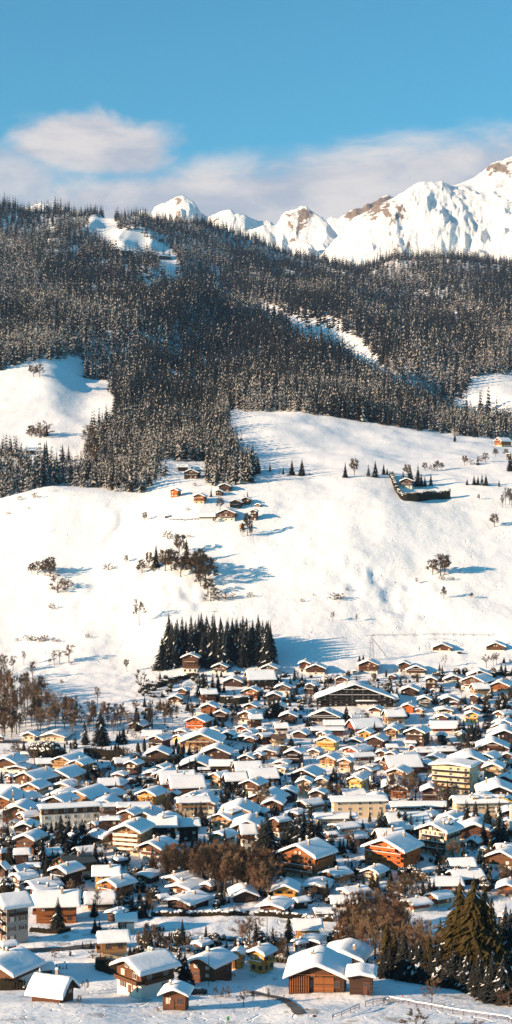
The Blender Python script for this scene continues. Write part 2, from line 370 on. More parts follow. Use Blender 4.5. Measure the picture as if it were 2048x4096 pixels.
def hfast(X, Y):
    """height of the ground mesh itself"""
    X, Y = np.broadcast_arrays(np.asarray(X, float), np.asarray(Y, float))
    j = np.clip(np.searchsorted(YS, Y) - 1, 0, len(YS) - 2); t = np.clip((Y - YS[j]) / (YS[j + 1] - YS[j]), 0, 1)
    def row(j):
        c = np.clip((X / HWID[j] + 1) / 2 * (NT - 1), 0, NT - 1.001); i = c.astype(int); f = c - i
        return HM[j, i] * (1 - f) + HM[j, i + 1] * f
    return row(j) * (1 - t) + row(j + 1) * t
_slowH = H
H = hfast
def fld(py):  # rough distance of a row in the valley
    return at(1024, py)[1]

# ------------------------------------------------------------ far mountains
RID = [
 (10400, .62, [(1200, 1120), (1340, 985), (1400, 920), (1460, 880), (1530, 840), (1590, 812), (1640, 780), (1665, 770), (1720, 778), (1780, 776), (1850, 755), (1880, 738), (1920, 712), (1950, 695), (2000, 672), (2050, 655), (2300, 600), (2600, 660), (3000, 700)]),
 (11600, .75, [(1200, 960), (1290, 878), (1330, 862), (1360, 868), (1400, 842), (1450, 828), (1490, 800), (1520, 778), (1560, 755), (1595, 765), (1620, 775), (1660, 800), (1740, 900)]),
 (11000, .75, [(900, 960), (1000, 905), (1050, 892), (1105, 890), (1125, 850), (1150, 838), (1200, 822), (1225, 826), (1250, 850), (1290, 878), (1340, 940), (1440, 1020)]),
 (12600, .7, [(380, 930), (440, 890), (520, 848), (560, 828), (600, 826), (612, 802), (660, 785), (700, 772), (725, 765), (750, 778), (780, 805), (800, 842), (830, 868), (870, 862), (920, 860), (945, 880), (1000, 890), (1080, 900), (1200, 960)]),
 (13400, .6, [(-900, 930), (0, 900), (100, 850), (150, 822), (190, 822), (240, 832), (290, 846), (340, 865), (440, 900)]),
]
def mountains():
    ys = np.linspace(8300, 14500, 420); tx = np.linspace(-.24, .26, 800)
    X = tx[None, :] * ys[:, None]; Y = np.repeat(ys[:, None], len(tx), 1)
    warp = fbm(X / 900, Y / 900, 3, 5)
    z = np.full_like(X, -1e9)
    for Yi, k, pts in RID:
        u = 1024 + FP * X / Yi
        v = np.interp(u, [p[0] for p in pts], [p[1] for p in pts], left=1250, right=1250)
        cz_ = (2048 - v) / FP * Yi
        d = np.abs(Y - (Yi + 500 * warp))
        fall = np.minimum(d / 900, 1)
        gul = ridged((X + .55 * (Y - Yi)) / 640 + .25 * warp, Y / 2100, 6, 40 + int(Yi / 100), .56) * 330 + ridged(X / 200 + warp, Y / 420, 5, 60, .62) * 130 + fbm(X / 80, Y / 80, 3, 66, .6) * 60
        amp = .62 if Yi == 10400 else .95; gul = gul * amp
        zi = cz_ - k * d * (1 + .15 * warp) + gul * (.13 + .87 * fall) - 75 * np.minimum(d / 500, 1)
        z = np.maximum(z, zi)
    o = grid_mesh('snowy_mountain_range', X, Y, z + CAMZ, M['mount'])
    u = 1024 + FP * X / Y
    v = 2048 - FP * z / Y
    rk = np.zeros_like(X)
    for cx, cy, rx, ry, a in ((1470, 815, 130, 60, 1.0), (2000, 665, 100, 55, .62), (1200, 860, 80, 45, .35), (1720, 880, 160, 30, .12), (740, 800, 90, 50, .4), (900, 880, 120, 20, .2)):
        rk += a * np.exp(-((u - cx) / rx)**2 - ((v - cy) / ry)**2)
    rk -= .22 * np.clip((u - 1640) / 60, 0, 1) * np.clip((v - 730) / 40, 0, 1)
    at_ = o.data.attributes.new('rock', 'FLOAT', 'POINT'); at_.data.foreach_set('value', rk.ravel())
    tag(o, kind='structure')
mountains()

# ------------------------------------------------------------ trees
def fir_mesh(rnd, h, layers, per, width, snow, nm='needle', droop=.35, detail_=1):
    """crown: whorls of drooping pointed boughs, some carrying snow"""
    b = MB()
    for i in range(layers):
        t = i / (layers - 1); z = h * (.07 + .91 * t); r = width * (1 - t)**.82 * (0.85 + .3 * rnd.random()) + .12
        n = max(4, int(per * (1 - .55 * t)))
        o = rnd.random() * 6
        for k in range(n):
            a = o + 6.283 * k / n + (rnd.random() - .5) * .5; rr = r * (.7 + .45 * rnd.random()); w = rr * (.62 if detail_ == 1 else .42) * (.8 + .5 * rnd.random())
            ca, sa = math.cos(a), math.sin(a); dz = h * .075 * (.6 + rnd.random())
            zt = z + dz * .8; ze = z - rr * droop * (.6 + .8 * rnd.random())
            root = (0, 0, zt); tip = (ca * rr, sa * rr, ze); mid = (ca * rr * .55, sa * rr * .55, (zt + ze) / 2 + rr * .05)
            l = (mid[0] - sa * w / 2, mid[1] + ca * w / 2, mid[2] - w * .28); r_ = (mid[0] + sa * w / 2, mid[1] - ca * w / 2, mid[2] - w * .28)
            mi = 1 if rnd.random() < snow else 0
            b.q([root, l, tip, mid], mi); b.q([root, mid, tip, r_], mi if rnd.random() < .6 else 0)
            if detail_ == 2:
                for q in range(3):
                    f = .3 + .25 * q; px, py, pz = ca * rr * f, sa * rr * f, zt + (ze - zt) * f
                    s_ = 1 if q % 2 else -1; ln = rr * .28
                    e = (px + ca * ln * .4 - sa * ln * s_, py + sa * ln * .4 + ca * ln * s_, pz - ln * .9)
                    b.q([(px, py, pz + .1), (px + ca * ln * .5, py + sa * ln * .5, pz), e], 1 if rnd.random() < snow * .6 else 0)
    b.q([(0.12, 0, h * .93), (-.06, .1, h * .93), (0, 0, h * 1.0)]); b.q([(-0.06, -.1, h * .93), (.12, 0, h * .93), (0, 0, h)])
    return b.mesh('crown', [nm, 'snow' if nm != 'needle' or detail_ == 2 else 'frost'])
def trunk_mesh(h, r):
    b = MB(); b.tube((0, 0, -1.5), (0, 0, h * .5), r, r * .55, 6); b.tube((0, 0, h * .5), (0, 0, h * .95), r * .55, r * .1, 5); return b.mesh('trunk', ['bark'])
rnd = random.Random(3)
FAR = [fir_mesh(rnd, 1.0 * 20, 8, 7, w, s) for w, s in ((3.9, .04), (3.5, .12), (4.2, .35), (3.4, .5), (4.0, .65), (3.6, .8))]
NEARFIR = [(fir_mesh(rnd, 20.0, 24, 12, w, s, 'needle', .38, 2), trunk_mesh(20, .3)) for w, s in ((4.6, .04), (3.9, .07), (5.0, .03), (4.2, .11))]
OLIVE = [(fir_mesh(rnd, 20.0, 26, 13, w, s, 'needle2', .5, 2), trunk_mesh(20, .32)) for w, s in ((5.4, .015), (4.6, .02))]
FROST = [(fir_mesh(rnd, 20.0, 16, 10, w, s, 'needle', .38, 1), trunk_mesh(20, .28)) for w, s in ((3.3, .2), (2.9, .32), (3.6, .14))]

def bare_mesh(rnd, h, spread, up, mats, base=.25, limbs=9, thick=1.0, twn=8):
    tr = MB(); cr = MB()
    r0 = h * .018 * thick
    top = Vector((rnd.uniform(-.04, .04) * h, rnd.uniform(-.04, .04) * h, h * .7))
    tr.tube((0, 0, -1), top * .5, r0 * 1.2, r0 * .8, 5); tr.tube(top * .5, top, r0 * .8, r0 * .3, 5)
    def br(p, d, ln, r, dep):
        e = p + d * ln
        cr.tube(p, e, r, r * .55, 3)
        if dep == 0:
            for _ in range(twn):
                d2 = (d + Vector((rnd.uniform(-1, 1), rnd.uniform(-1, 1), rnd.uniform(-.5, .9))) * .8).normalized()
                q = p + d * ln * rnd.uniform(.2, 1); t_ = q + d2 * ln * rnd.uniform(.5, 1.0); s = d2.orthogonal().normalized() * .043 * thick
                cr.q([tuple(q - s), tuple(q + s), tuple(t_)])
            return
        for _ in range(4 if dep == 2 else 5):
            d2 = (d + Vector((rnd.uniform(-1, 1), rnd.uniform(-1, 1), rnd.uniform(-.35, .8 + up))) * .75).normalized()
            br(p + d * ln * rnd.uniform(.35, 1), d2, ln * rnd.uniform(.5, .75), r * .55, dep - 1)
    for k in range(limbs):
        t = base + (1 - base) * (k + rnd.random()) / limbs; p = top * min(t, 1)
        a = k * 2.4 + rnd.random(); d = Vector((math.cos(a) * spread, math.sin(a) * spread, .5 + up + t * .5)).normalized()
        br(p, d, h * .25 * (1.15 - .45 * t), r0 * .42 * (1.1 - .6 * t), 2)
    return cr.mesh('crown', [mats]), tr.mesh('trunk', ['bark'])
BARE = [bare_mesh(rnd, 10, s, u, m, b) for s, u, m, b in ((.9, .1, 'twig', .3), (1.0, .0, 'twig', .25), (.6, .5, 'twig', .25), (.8, .2, 'twig2', .3))]
BUSH = [bare_mesh(rnd, 10, 1.3, .0, m, .05, 10, 1.5, 7) for m in ('twig', 'twig2')]
TALL = [bare_mesh(rnd, 10, .35, .7, 'twig', .2, 11, .8), bare_mesh(rnd, 10, .4, .6, 'twig2', .15, 11, .8)]
DENSE = [bare_mesh(rnd, 10, s, u, 'twig', b, 13, 1.25, 18) for s, u, b in ((.9, .15, .2), (1.0, .05, .15))]
KIDS = {}
def tree(name, kit, x, y, h, label, cat, group, href=20.0, wide=1.0, z=None):
    o = link(name, None); o.location = (x, y, (hz(x, y) if z is None else z) - .2); s = h / href
    wide *= random.uniform(.84, 1.22); o.scale = (s * wide, s * wide, s); o.rotation_euler.z = random.random() * 6.28
    tag(o, label, cat, group)
    KIDS[o.name] = (link('crown', kit[0], o), link('trunk', kit[1], o))
    return o

# ------------------------------------------------------------ forest on the mountainside
def inpoly(px, py, poly):
    r = np.zeros(px.shape, bool); n = len(poly); j = n - 1
    for i in range(n):
        xi, yi = poly[i]; xj, yj = poly[j]
        c = ((yi > py) != (yj > py)) & (px < (xj - xi) * (py - yi) / ((yj - yi) or 1e-9) + xi)
        r ^= c; j = i
    return r
F_MAIN = [(-900, 1495), (0, 1488), (80, 1455), (200, 1440), (330, 1425), (335, 1510), (435, 1525), (470, 1650), (370, 1730), (345, 1800), (330, 1880), (420, 1940), (560, 1975), (610, 1930), (680, 1895), (810, 1880), (830, 1945), (900, 1955), (1000, 1945), (1040, 1885), (960, 1830), (905, 1740), (920, 1640), (1060, 1648), (1200, 1645), (1400, 1680), (1560, 1700), (1750, 1735), (2048, 1755), (2950, 1780), (2950, 500), (-900, 500)]
F_STRIP = [(-900, 1870), (0, 1872), (160, 1880), (330, 1885), (420, 1900), (600, 1925), (570, 1985), (400, 1955), (300, 1945), (180, 1945), (100, 1965), (0, 1990), (-900, 2010)]
F_COPSE = [(-60, 1800), (75, 1800), (75, 1828), (-60, 1832)]
CLEAR = [[(352, 872), (455, 868), (470, 915), (560, 940), (640, 970), (705, 1028), (560, 1032), (480, 1040), (400, 960), (355, 935)],
         [(630, 1040), (725, 1045), (700, 1120), (640, 1075)],
         [(1030, 1222), (1090, 1222), (1150, 1255), (1200, 1285), (1220, 1318), (1300, 1315), (1420, 1345), (1440, 1385), (1500, 1428), (1552, 1495), (1500, 1520), (1430, 1470), (1320, 1395), (1250, 1375), (1190, 1330), (1130, 1280)],
         [(1860, 1580), (1895, 1515), (1970, 1495), (2950, 1560), (2950, 1690), (2048, 1690), (1960, 1640)],
         [(185, 1000), (330, 998), (320, 1020), (190, 1020)], [(0, 1060), (40, 1060), (20, 1075), (0, 1080)],
         [(640, 1845), (830, 1845), (830, 1895), (640, 1895)]]
def forest_points():
    xs, ys = [], []
    for y0, y1, sp in ((1440, 2200, 7.4), (2200, 3200, 12.0), (3200, 4300, 15.5), (4300, 5350, 17.5)):
        yy = np.arange(y0, y1, sp * .9)
        for k, y in enumerate(yy):
            hw = .205 * y; n = int(2 * hw / sp)
            xs.append(np.linspace(-hw, hw, n) + rs.uniform(-.45, .45, n) * sp + (k % 2) * sp / 2); ys.append(y + rs.uniform(-.45, .45, n) * sp)
    x = np.concatenate(xs); y = np.concatenate(ys)
    z = H(x, y); u = 1024 + FP * x / y; v = 2048 - FP * (z - CAMZ) / y
    uu = u + fbm(x / 25, y / 25, 2, 77) * 18; vv = v + fbm(x / 25, y / 25, 2, 78) * 10
    keep = (inpoly(uu, vv, F_MAIN) & (y > 1440)) | (inpoly(uu, vv, F_STRIP) & (y < 1800)) | (inpoly(uu, vv, F_COPSE) & (y < 1800))
    front = y < np.interp(u, [0, 650, 800, 1000, 1200, 1400, 1600, 1800, 2048], [9e3, 9e3, 3450, 3250, 2950, 2750, 2450, 2300, 2250])
    for i, c in enumerate(CLEAR):
        ins = inpoly(u, v, c)
        if i in (2, 3): ins &= ~front
        if i in (0, 1): ins &= y > 3400
        keep &= ~ins
    dens = fbm(x / 120, y / 120, 3, 90) + .5
    sky_edge = np.clip((y - 4500) / 500, 0, 1) * np.clip((u - 1500) / 300, 0, 1)
    keep &= rs.rand(len(x)) < np.clip(1.0 - .45 * (dens < .22) - .35 * sky_edge, .2, 1)
    x, y, z, u, v = (a[keep] for a in (x, y, z, u, v))
    h = (15 + 15 * rs.rand(len(x))) * (1 + .65 * np.clip((y - 1800) / 1200, 0, 1)) * (.9 + .5 * np.clip(fbm(x / 60, y / 60, 2, 91) + .3, 0, 1)) * (1 - .2 * np.clip((y - 3900) / 1100, 0, 1))
    return x, y, z, u, v, h
fx, fy, fz, fu, fv, fh = forest_points()
print('forest trees', len(fx))
# the nearest trees along the lower edge are trees of their own; the rest is the wood
inview = (fu > -10) & (fu < 2060)
order = np.argsort(-(fh / fy) * inview)
N_IND = 25
ind = order[:N_IND]; rest = np.ones(len(fx), bool); rest[ind] = False
for k in ind:
    side = 'the forest tongue above the hill chalets' if fu[k] > 330 and fu[k] < 1060 else ('the belt of firs under the left meadow' if fu[k] < 330 else 'the lower forest edge on the right')
    lab = 'frost-dusted fir standing in ' + side
    tree('fir_tree', FROST[rs.randint(3)], fx[k], fy[k], fh[k], lab, 'fir tree', 'firs in ' + side, z=fz[k])
me = bpy.data.meshes.new('forest'); P = np.stack([fx, fy, fz - .3], -1)[rest]
me.vertices.add(len(P)); me.vertices.foreach_set('co', P.ravel())
for nm, vals, ty in (('hs', fh[rest] / 20, 'FLOAT'), ('rz', rs.rand(len(P)) * 6.28, 'FLOAT')):
    a = me.attributes.new(nm, ty, 'POINT'); a.data.foreach_set('value', vals)
a = me.attributes.new('ix', 'INT', 'POINT'); a.data.foreach_set('value', np.clip(rs.randint(0, 6, len(P)) + fbm(P[:, 0] / 140, P[:, 1] / 200, 3, 55) * 7 - .1 - 1.2 * (P[:, 1] > 3400), 0, 5).astype(np.int32))
forest = link('forest', me); tag(forest, 'dense fir forest with frosted boughs covering the mountainside', 'forest', None, 'stuff')
tcol = bpy.data.collections.new('forest_kit')
for i, m_ in enumerate(FAR): tcol.objects.link(bpy.data.objects.new('forest_fir_%d' % i, m_))
ng = bpy.data.node_groups.new('plant_forest', 'GeometryNodeTree')
ng.interface.new_socket('Geometry', in_out='INPUT', socket_type='NodeSocketGeometry'); ng.interface.new_socket('Geometry', in_out='OUTPUT', socket_type='NodeSocketGeometry')
gi = ng.nodes.new('NodeGroupInput'); go = ng.nodes.new('NodeGroupOutput'); iop = ng.nodes.new('GeometryNodeInstanceOnPoints'); ci = ng.nodes.new('GeometryNodeCollectionInfo')
ci.inputs['Collection'].default_value = tcol; ci.inputs['Separate Children'].default_value = True; ci.inputs['Reset Children'].default_value = True
def na(n, ty):
    x = ng.nodes.new('GeometryNodeInputNamedAttribute'); x.data_type = ty; x.inputs['Name'].default_value = n; return x.outputs['Attribute']
mp = ng.nodes.new('GeometryNodeMeshToPoints')
ng.links.new(gi.outputs[0], mp.inputs['Mesh']); ng.links.new(mp.outputs[0], iop.inputs['Points']); ng.links.new(ci.outputs[0], iop.inputs['Instance'])
iop.inputs['Pick Instance'].default_value = True
ng.links.new(na('ix', 'INT'), iop.inputs['Instance Index'])
cx_ = ng.nodes.new('ShaderNodeCombineXYZ'); ng.links.new(na('rz', 'FLOAT'), cx_.inputs[2]); ng.links.new(cx_.outputs[0], iop.inputs['Rotation'])
ng.links.new(na('hs', 'FLOAT'), iop.inputs['Scale']); ng.links.new(iop.outputs[0], go.inputs[0])
md = forest.modifiers.new('plant', 'NODES'); md.node_group = ng

# ------------------------------------------------------------ houses
# wall code -> (upper timber, lower storeys, share of plaster below, words)
STY = {
 'O': ('WO', 'WO', 0, 'bright orange timber chalet'), 'o': ('Wo', 'Pc', .22, 'honey timber chalet over a cream base'),
 'b': ('Wb', 'Pw', .26, 'brown timber chalet over a white base'), 'd': ('Wd', 'Wd', 0, 'dark brown timber chalet'),
 'k': ('Wk', 'Pg', .15, 'blackened timber chalet'), 'n': ('Wn', 'Pc', .3, 'tan timber chalet'),
 'r': ('Wr', 'Pw', .3, 'red-brown timber house'), 'T': ('WT', 'WT', 0, 'golden timber chalet'),
 'B': ('Wb', 'Wb', 0, 'plain brown timber chalet'), 'C': ('Wk', 'Pc', .85, 'cream block'), 'w': ('Wb', 'Pw', .68, 'white house with brown timber gable'), 'c': ('Wn', 'Pc', .85, 'cream plastered house'),
 'y': ('WT', 'Py', .8, 'yellow house'), 'g': ('Wd', 'Pg', .8, 'grey house'), 'p': ('Wb', 'Pp', .8, 'pinkish house')}
WIN = {}
def win_mesh(w, h, kind, pane):
    k = (w, h, kind, pane)
    if k in WIN: return WIN[k]
    f = MB(); t = .09
    fm = {'s': 'wframe', 'w': 'frame', 'g': 'frame', 'b': 'frame', 'r': 'frame'}[kind]
    f.box(-w/2 - t, -w/2, -.08, .05, -t, h + t); f.box(w/2, w/2 + t, -.08, .05, -t, h + t)
    f.box(-w/2, w/2, -.08, .05, -t, 0); f.box(-w/2, w/2, -.08, .05, h, h + t); f.box(-.03, .03, -.07, .02, 0, h)
    fr = f.mesh('window', [fm])
    p = MB(); p.box(-w/2, w/2, -.04, .04, 0, h); pn = p.mesh('pane', [pane])
    sh = None
    if kind in 'gbr':
        sh = []
        for s in (-1, 1):
            q = MB(); q.box(min(s*(w/2+t), s*(w/2+t+w*.45)), max(s*(w/2+t), s*(w/2+t+w*.45)), -.10, -.03, -.05, h + .05)
            sh.append(q.mesh('shutter', [{'g': 'shutter_green', 'b': 'shutter_brown', 'r': 'shutter_red'}[kind]]))
    WIN[k] = (fr, pn, sh); return WIN[k]
def put_window(par, x, y, z, rot, w, h, kind, pane, lod):
    fr, pn, sh = win_mesh(w, h, kind, pane)
    o = link('window', fr, par); o.location = (x, y, z); o.rotation_euler.z = rot
    q = link('pane', pn, o)
    if sh and lod:
        for m_ in sh: link('shutter', m_, o)
    return o
def snow_slab(Wx, Dy, rz, t, rnd, z0=0.0, ridge_soft=.7, nx=17, ny=13):
    """thick rounded snow lying on a roof; rz(x) gives the roof height"""
    b = MB()
    def ticks(n, hw):
        e = [-1, -.985, -.95, -.88]; m = list(np.linspace(-.76, .76, n - 8)); return [v * hw for v in e + m + [-x for x in reversed(e)]]
    xs = ticks(nx, Wx / 2 + .12); ys = ticks(ny, Dy / 2 + .12)
    sx_ = rnd.random() * 99; arr = np.array([[vn(x / 1.9 + sx_, y / 1.9) + .5 * vn(x / .8, y / .8 + sx_) for x in xs] for y in ys])
    edn = np.array([vn(x / 1.1 + sx_, 3.3) for x in xs]); edm = np.array([vn(y / 1.1 + sx_, 7.3) for y in ys])
    nxs, nys = len(xs), len(ys)
    def prof(v, hw):
        q = (hw + .12 - abs(v)) / .55
        return math.sqrt(max(0.0, 1 - (1 - min(1, q))**2))
    for j, y in enumerate(ys):
        for i, x in enumerate(xs):
            k = prof(x, Wx / 2) * prof(y, Dy / 2)
            zz = rz(x, True) + t * (k * (1 + .42 * arr[j, i]) * .92 + .10) - (.10 * (1 - k))
            xo = x + (.16 * edm[j] if abs(x) > Wx * .45 else 0); yo = y + (.16 * edn[i] if abs(y) > Dy * .45 else 0)
            b.v.append((xo, yo, zz + z0))
    for j in range(nys - 1):
        for i in range(nxs - 1):
            k = j * nxs + i; b.f.append((k, k + 1, k + nxs + 1, k + nxs)); b.m.append(0)
    rim = [(0, i) for i in range(nxs)] + [(j, nxs - 1) for j in range(1, nys)] + [(nys - 1, i) for i in range(nxs - 2, -1, -1)] + [(j, 0) for j in range(nys - 2, 0, -1)]
    base = len(b.v)
    for j, i in rim: b.v.append((xs[i] * .985, ys[j] * .985, rz(xs[i], False) + z0 - .02))
    n = len(rim)
    for q in range(n):
        a = rim[q]; c = rim[(q + 1) % n]; b.f.append((a[0] * nxs + a[1], base + q, base + (q + 1) % n, c[0] * nxs + c[1])); b.m.append(0)
    return b
HOUSES = []
def chalet(name, root_loc, a, Wd, D, Hw, tn, sty, scale, rnd, side=1, snow=True, t=.7, floors=None, balc=None, shut=None, chim=1, flat=False, curtain=.3, dormer=0, white_rail=False):
    """gable faces -Y before turning; scale = picture px per metre decides how much small detail the photo can show"""
    up, lo, share, words = STY[sty]
    o = link(name, None); o.location = root_loc; o.rotation_euler.z = -R(a)
    lod = scale > 9
    W2 = Wd / 2; D2 = D / 2; ov = min(1.3, .09 * Wd + .35); oy = ov * 1.1
    bw = Wd - 2 * ov; bd = D - 2 * oy; bw2 = bw / 2; bd2 = bd / 2
    rise = tn * W2
    nf = floors or max(1, int(round(Hw / 2.75)))
    fh_ = Hw / nf
    hb = share * Hw
    if 0 < share < 1: hb = min(Hw, round(hb / fh_) * fh_) if nf > 1 else hb
    if sty in ('c', 'y', 'g', 'p', 'C'): hb = Hw if share < .84 or nf > 1 else hb
    eave = Hw - tn * 0                     # wall top at the side walls
    if hb > 0.1 or share == 0:
        b = MB(); top = max(hb, .5)
        b.box(-bw2, bw2, -bd2, bd2, -5, top); b.build('base_wall', [lo if share else up], o)
    else: top = 0
    if top < Hw - .05 or True:
        b = MB(); p = .06; z0 = min(top, Hw) + (.0 if top < Hw - .05 else .0)
        x1, y1 = bw2 + p, bd2 + p
        zr = Hw + tn * x1
        for yy, sgn in ((-y1, 1), (y1, -1)):
            pts = [(-x1, yy, z0), (x1, yy, z0), (x1, yy, Hw), (0, yy, zr), (-x1, yy, Hw)]
            if z0 >= Hw - .05: pts = [(-x1, yy, z0), (x1, yy, z0), (0, yy, zr)]
            b.q(pts if sgn > 0 else pts[::-1])
        if z0 < Hw - .05:
            b.q([(x1, -y1, z0), (x1, y1, z0), (x1, y1, Hw), (x1, -y1, Hw)]); b.q([(-x1, y1, z0), (-x1, -y1, z0), (-x1, -y1, Hw), (-x1, y1, Hw)])
            b.q([(-x1, -y1, z0), (-x1, y1, z0), (x1, y1, z0), (x1, -y1, z0)])
        b.build('timber_wall', [up], o)
    def rz(x, soft):
        ax = abs(x)
        if soft: ax = math.sqrt(ax * ax + .5) - .25 if Wd > 5 else ax
        return Hw + tn * (bw2 - ax)
    rt = .16
    b = MB()
    for s in (-1, 1):
        e = rz(W2, False); r = rz(0, False)
        A = (0, -D2, r); B = (s * W2, -D2, e); Cc = (s * W2, D2, e); Dd = (0, D2, r)
        dn = lambda p: (p[0], p[1], p[2] - rt)
        quads = [[A, B, Cc, Dd], [dn(A), dn(Dd), dn(Cc), dn(B)], [A, dn(A), dn(B), B], [Dd, Cc, dn(Cc), dn(Dd)], [B, dn(B), dn(Cc), Cc]]
        for q in quads: b.q(q if s > 0 else q[::-1])
    roof = b.build('roof', ['metalroof' if snow == 'metal' else 'tileroof' if snow == 'tile' else 'roofwood'], o)
    for v in roof.data.vertices: v.co.z += rt + .02
    if snow is True:
        snow_slab(Wd, D, lambda x, s_: rz(x, s_) + rt + .02, t * rnd.uniform(.7, 1.25), rnd).build('roof_snow', ['snow'], roof, True)
    # windows
    rot0 = 0
    pane = lambda: 'curtain' if rnd.random() < curtain else 'glass'
    sk = shut or ('s' if sty in 'OobdnkrTB' else 'b')
    wpx = 2.0 * scale
    ncol = max(2, int(bw / (3.4 if scale > 5 else 4.2))); ncol = min(ncol, 11 if name != 'hotel' else 17)
    ww = 1.25 if bw / ncol > 2.4 else .9
    ntot = nf + int(max(0, tn * bw2 - 1.2) / fh_)
    for f_ in range(ntot):
        zc = f_ * fh_ + fh_ * .32; wh = min(1.35, fh_ * .45)
        lim = bw2 - .4 if f_ < nf else (Hw + tn * bw2 - zc - wh - .35) / tn - ww / 2
        for c in range(ncol):
            if rnd.random() < .12: continue
            x = -bw2 + bw * (c + .5) / ncol
            if abs(x) > lim: continue
            put_window(o, x, -bd2 - (.07 if f_ < nf else .12), zc, 0, ww, round(wh, 1), sk, pane(), lod)
    gh = tn * bw2
    if gh > 1.7 and ntot == nf:
        for x in ((-.9, .9) if bw > 9 else (0,)):
            put_window(o, x, -bd2 - .12, Hw + .15, 0, .9, 1.0, sk, pane(), lod)
    if side and abs(a) > 12 or abs(a) > 40:
        sgn = 1 if a > 0 else -1
        if abs(a) < 95:
            nc = max(2, min(10, int(bd / 4.0)))
            for f_ in range(nf):
                zc = f_ * fh_ + fh_ * .32; wh = min(1.25, fh_ * .45)
                for c in range(nc):
                    if rnd.random() < .18: continue
                    y = -bd2 + bd * (c + .5) / nc
                    put_window(o, sgn * (bw2 + .07), y, zc, sgn * R(90), 1.1, round(wh, 1), sk, pane(), lod)
    # balconies on the gable and, when turned away, on the long side
    nb = balc if balc is not None else (1 if Hw > 4.4 else 0)
    for k in range(nb):
        f_ = ntot - 1 - k
        if f_ < 1 and not (nf == 1): break
        z = f_ * fh_ - .15 if nf > 1 else .6
        dp = min(1.2, oy + .25) if oy > .8 else 1.0; bl = bw2 * (.94 if rnd.random() < .7 or k else .7)
        if f_ >= nf: bl = min(bl, (Hw + tn * bw2 - z - 1.3) / tn)
        if bl < 1.2: continue
        b = MB(); y0 = -bd2 - .065; b.box(-bl, bl, y0 - dp, y0, z, z + .14)
        r = MB(); yb = y0 - dp; r.box(-bl, bl, yb - .04, yb, z + .16, z + 1.0)
        r.box(-bl, -bl + .05, yb, y0 - .01, z + .16, z + 1.0); r.box(bl - .05, bl, yb, y0 - .01, z + .16, z + 1.0)
        bo = b.build('balcony', [up if sty != 'g' else 'Wd'], o); r.build('railing', [up if not white_rail else 'Pw'], bo)
        if rnd.random() < .6:
            s_ = MB(); s_.box(-bl, bl, yb - .12, yb + .1, z + 1.0, z + 1.14); s_.build('railing_snow', ['snow'], bo)
    if abs(a) > 30 and Hw > 4.4 and balc != 0:
        sgn = 1 if a > 0 else -1; f_ = nf - 1
        if f_ >= 1:
            z = f_ * fh_ - .15; b = MB(); x0 = sgn * (bw2 + .065); x1 = sgn * (bw2 + .95); bl = bd2 * .9
            b.box(min(x0, x1), max(x0, x1), -bl, bl, z, z + .14); r = MB(); r.box(min(x1, x1 + sgn * .04), max(x1, x1 + sgn * .04), -bl, bl, z + .16, z + 1.0)
            bo = b.build('balcony', [up], o); r.build('railing', [up], bo)
    # chimneys
    for k in range(chim):
        cx = (rnd.uniform(.08, .3) * (1 if rnd.random() < .5 else -1)) * bw; cy = rnd.uniform(-.25, .3) * bd
        zb = rz(cx, False); zt = rz(0, False) + rnd.uniform(.1, .7) + t
        c = MB(); q = .36 if Wd > 8 else .26; c.box(cx - q, cx + q, cy - q, cy + q, zb - .3, zt); c.box(cx - q - .1, cx + q + .1, cy - q - .1, cy + q + .1, zt, zt + .12)
        co = c.build('chimney', ['stone'], o)
        if snow is True:
            s_ = MB(); s_.blob((cx, cy, zt + .25), q + .15, q + .15, .33, rnd, 0, 7, 4, .1); s_.build('chimney_snow', ['snow'], co, True)
    if lod and rnd.random() < .75:
        d = MB(); dx = rnd.uniform(-.3, .3) * bw; d.box(dx - .5, dx + .5, -bd2 - .16, -bd2 - .05, 0, min(2.0, fh_ * .8)); dd = d.build('door', ['shutter_brown'], o)
    for k in range(dormer):
        sgn = 1 if a > 0 else -1; y = -bd2 * .5 + bd * (k + .5) / max(1, dormer) * .8
        x = sgn * bw2 * .45; zb = rz(x, False)
        d = MB(); d.box(min(x, x + sgn * 1.8), max(x, x + sgn * 1.8), y - 1.1, y + 1.1, zb - .9, zb + 1.0); dd = d.build('dormer', [up], o)
        s_ = MB(); s_.box(min(x - sgn * 1.5, x + sgn * 2.2), max(x - sgn * 1.5, x + sgn * 2.2), y - 1.5, y + 1.5, zb + 1.0, zb + 1.5); s_.build('dormer_snow', ['snow'], dd)
    return o, words
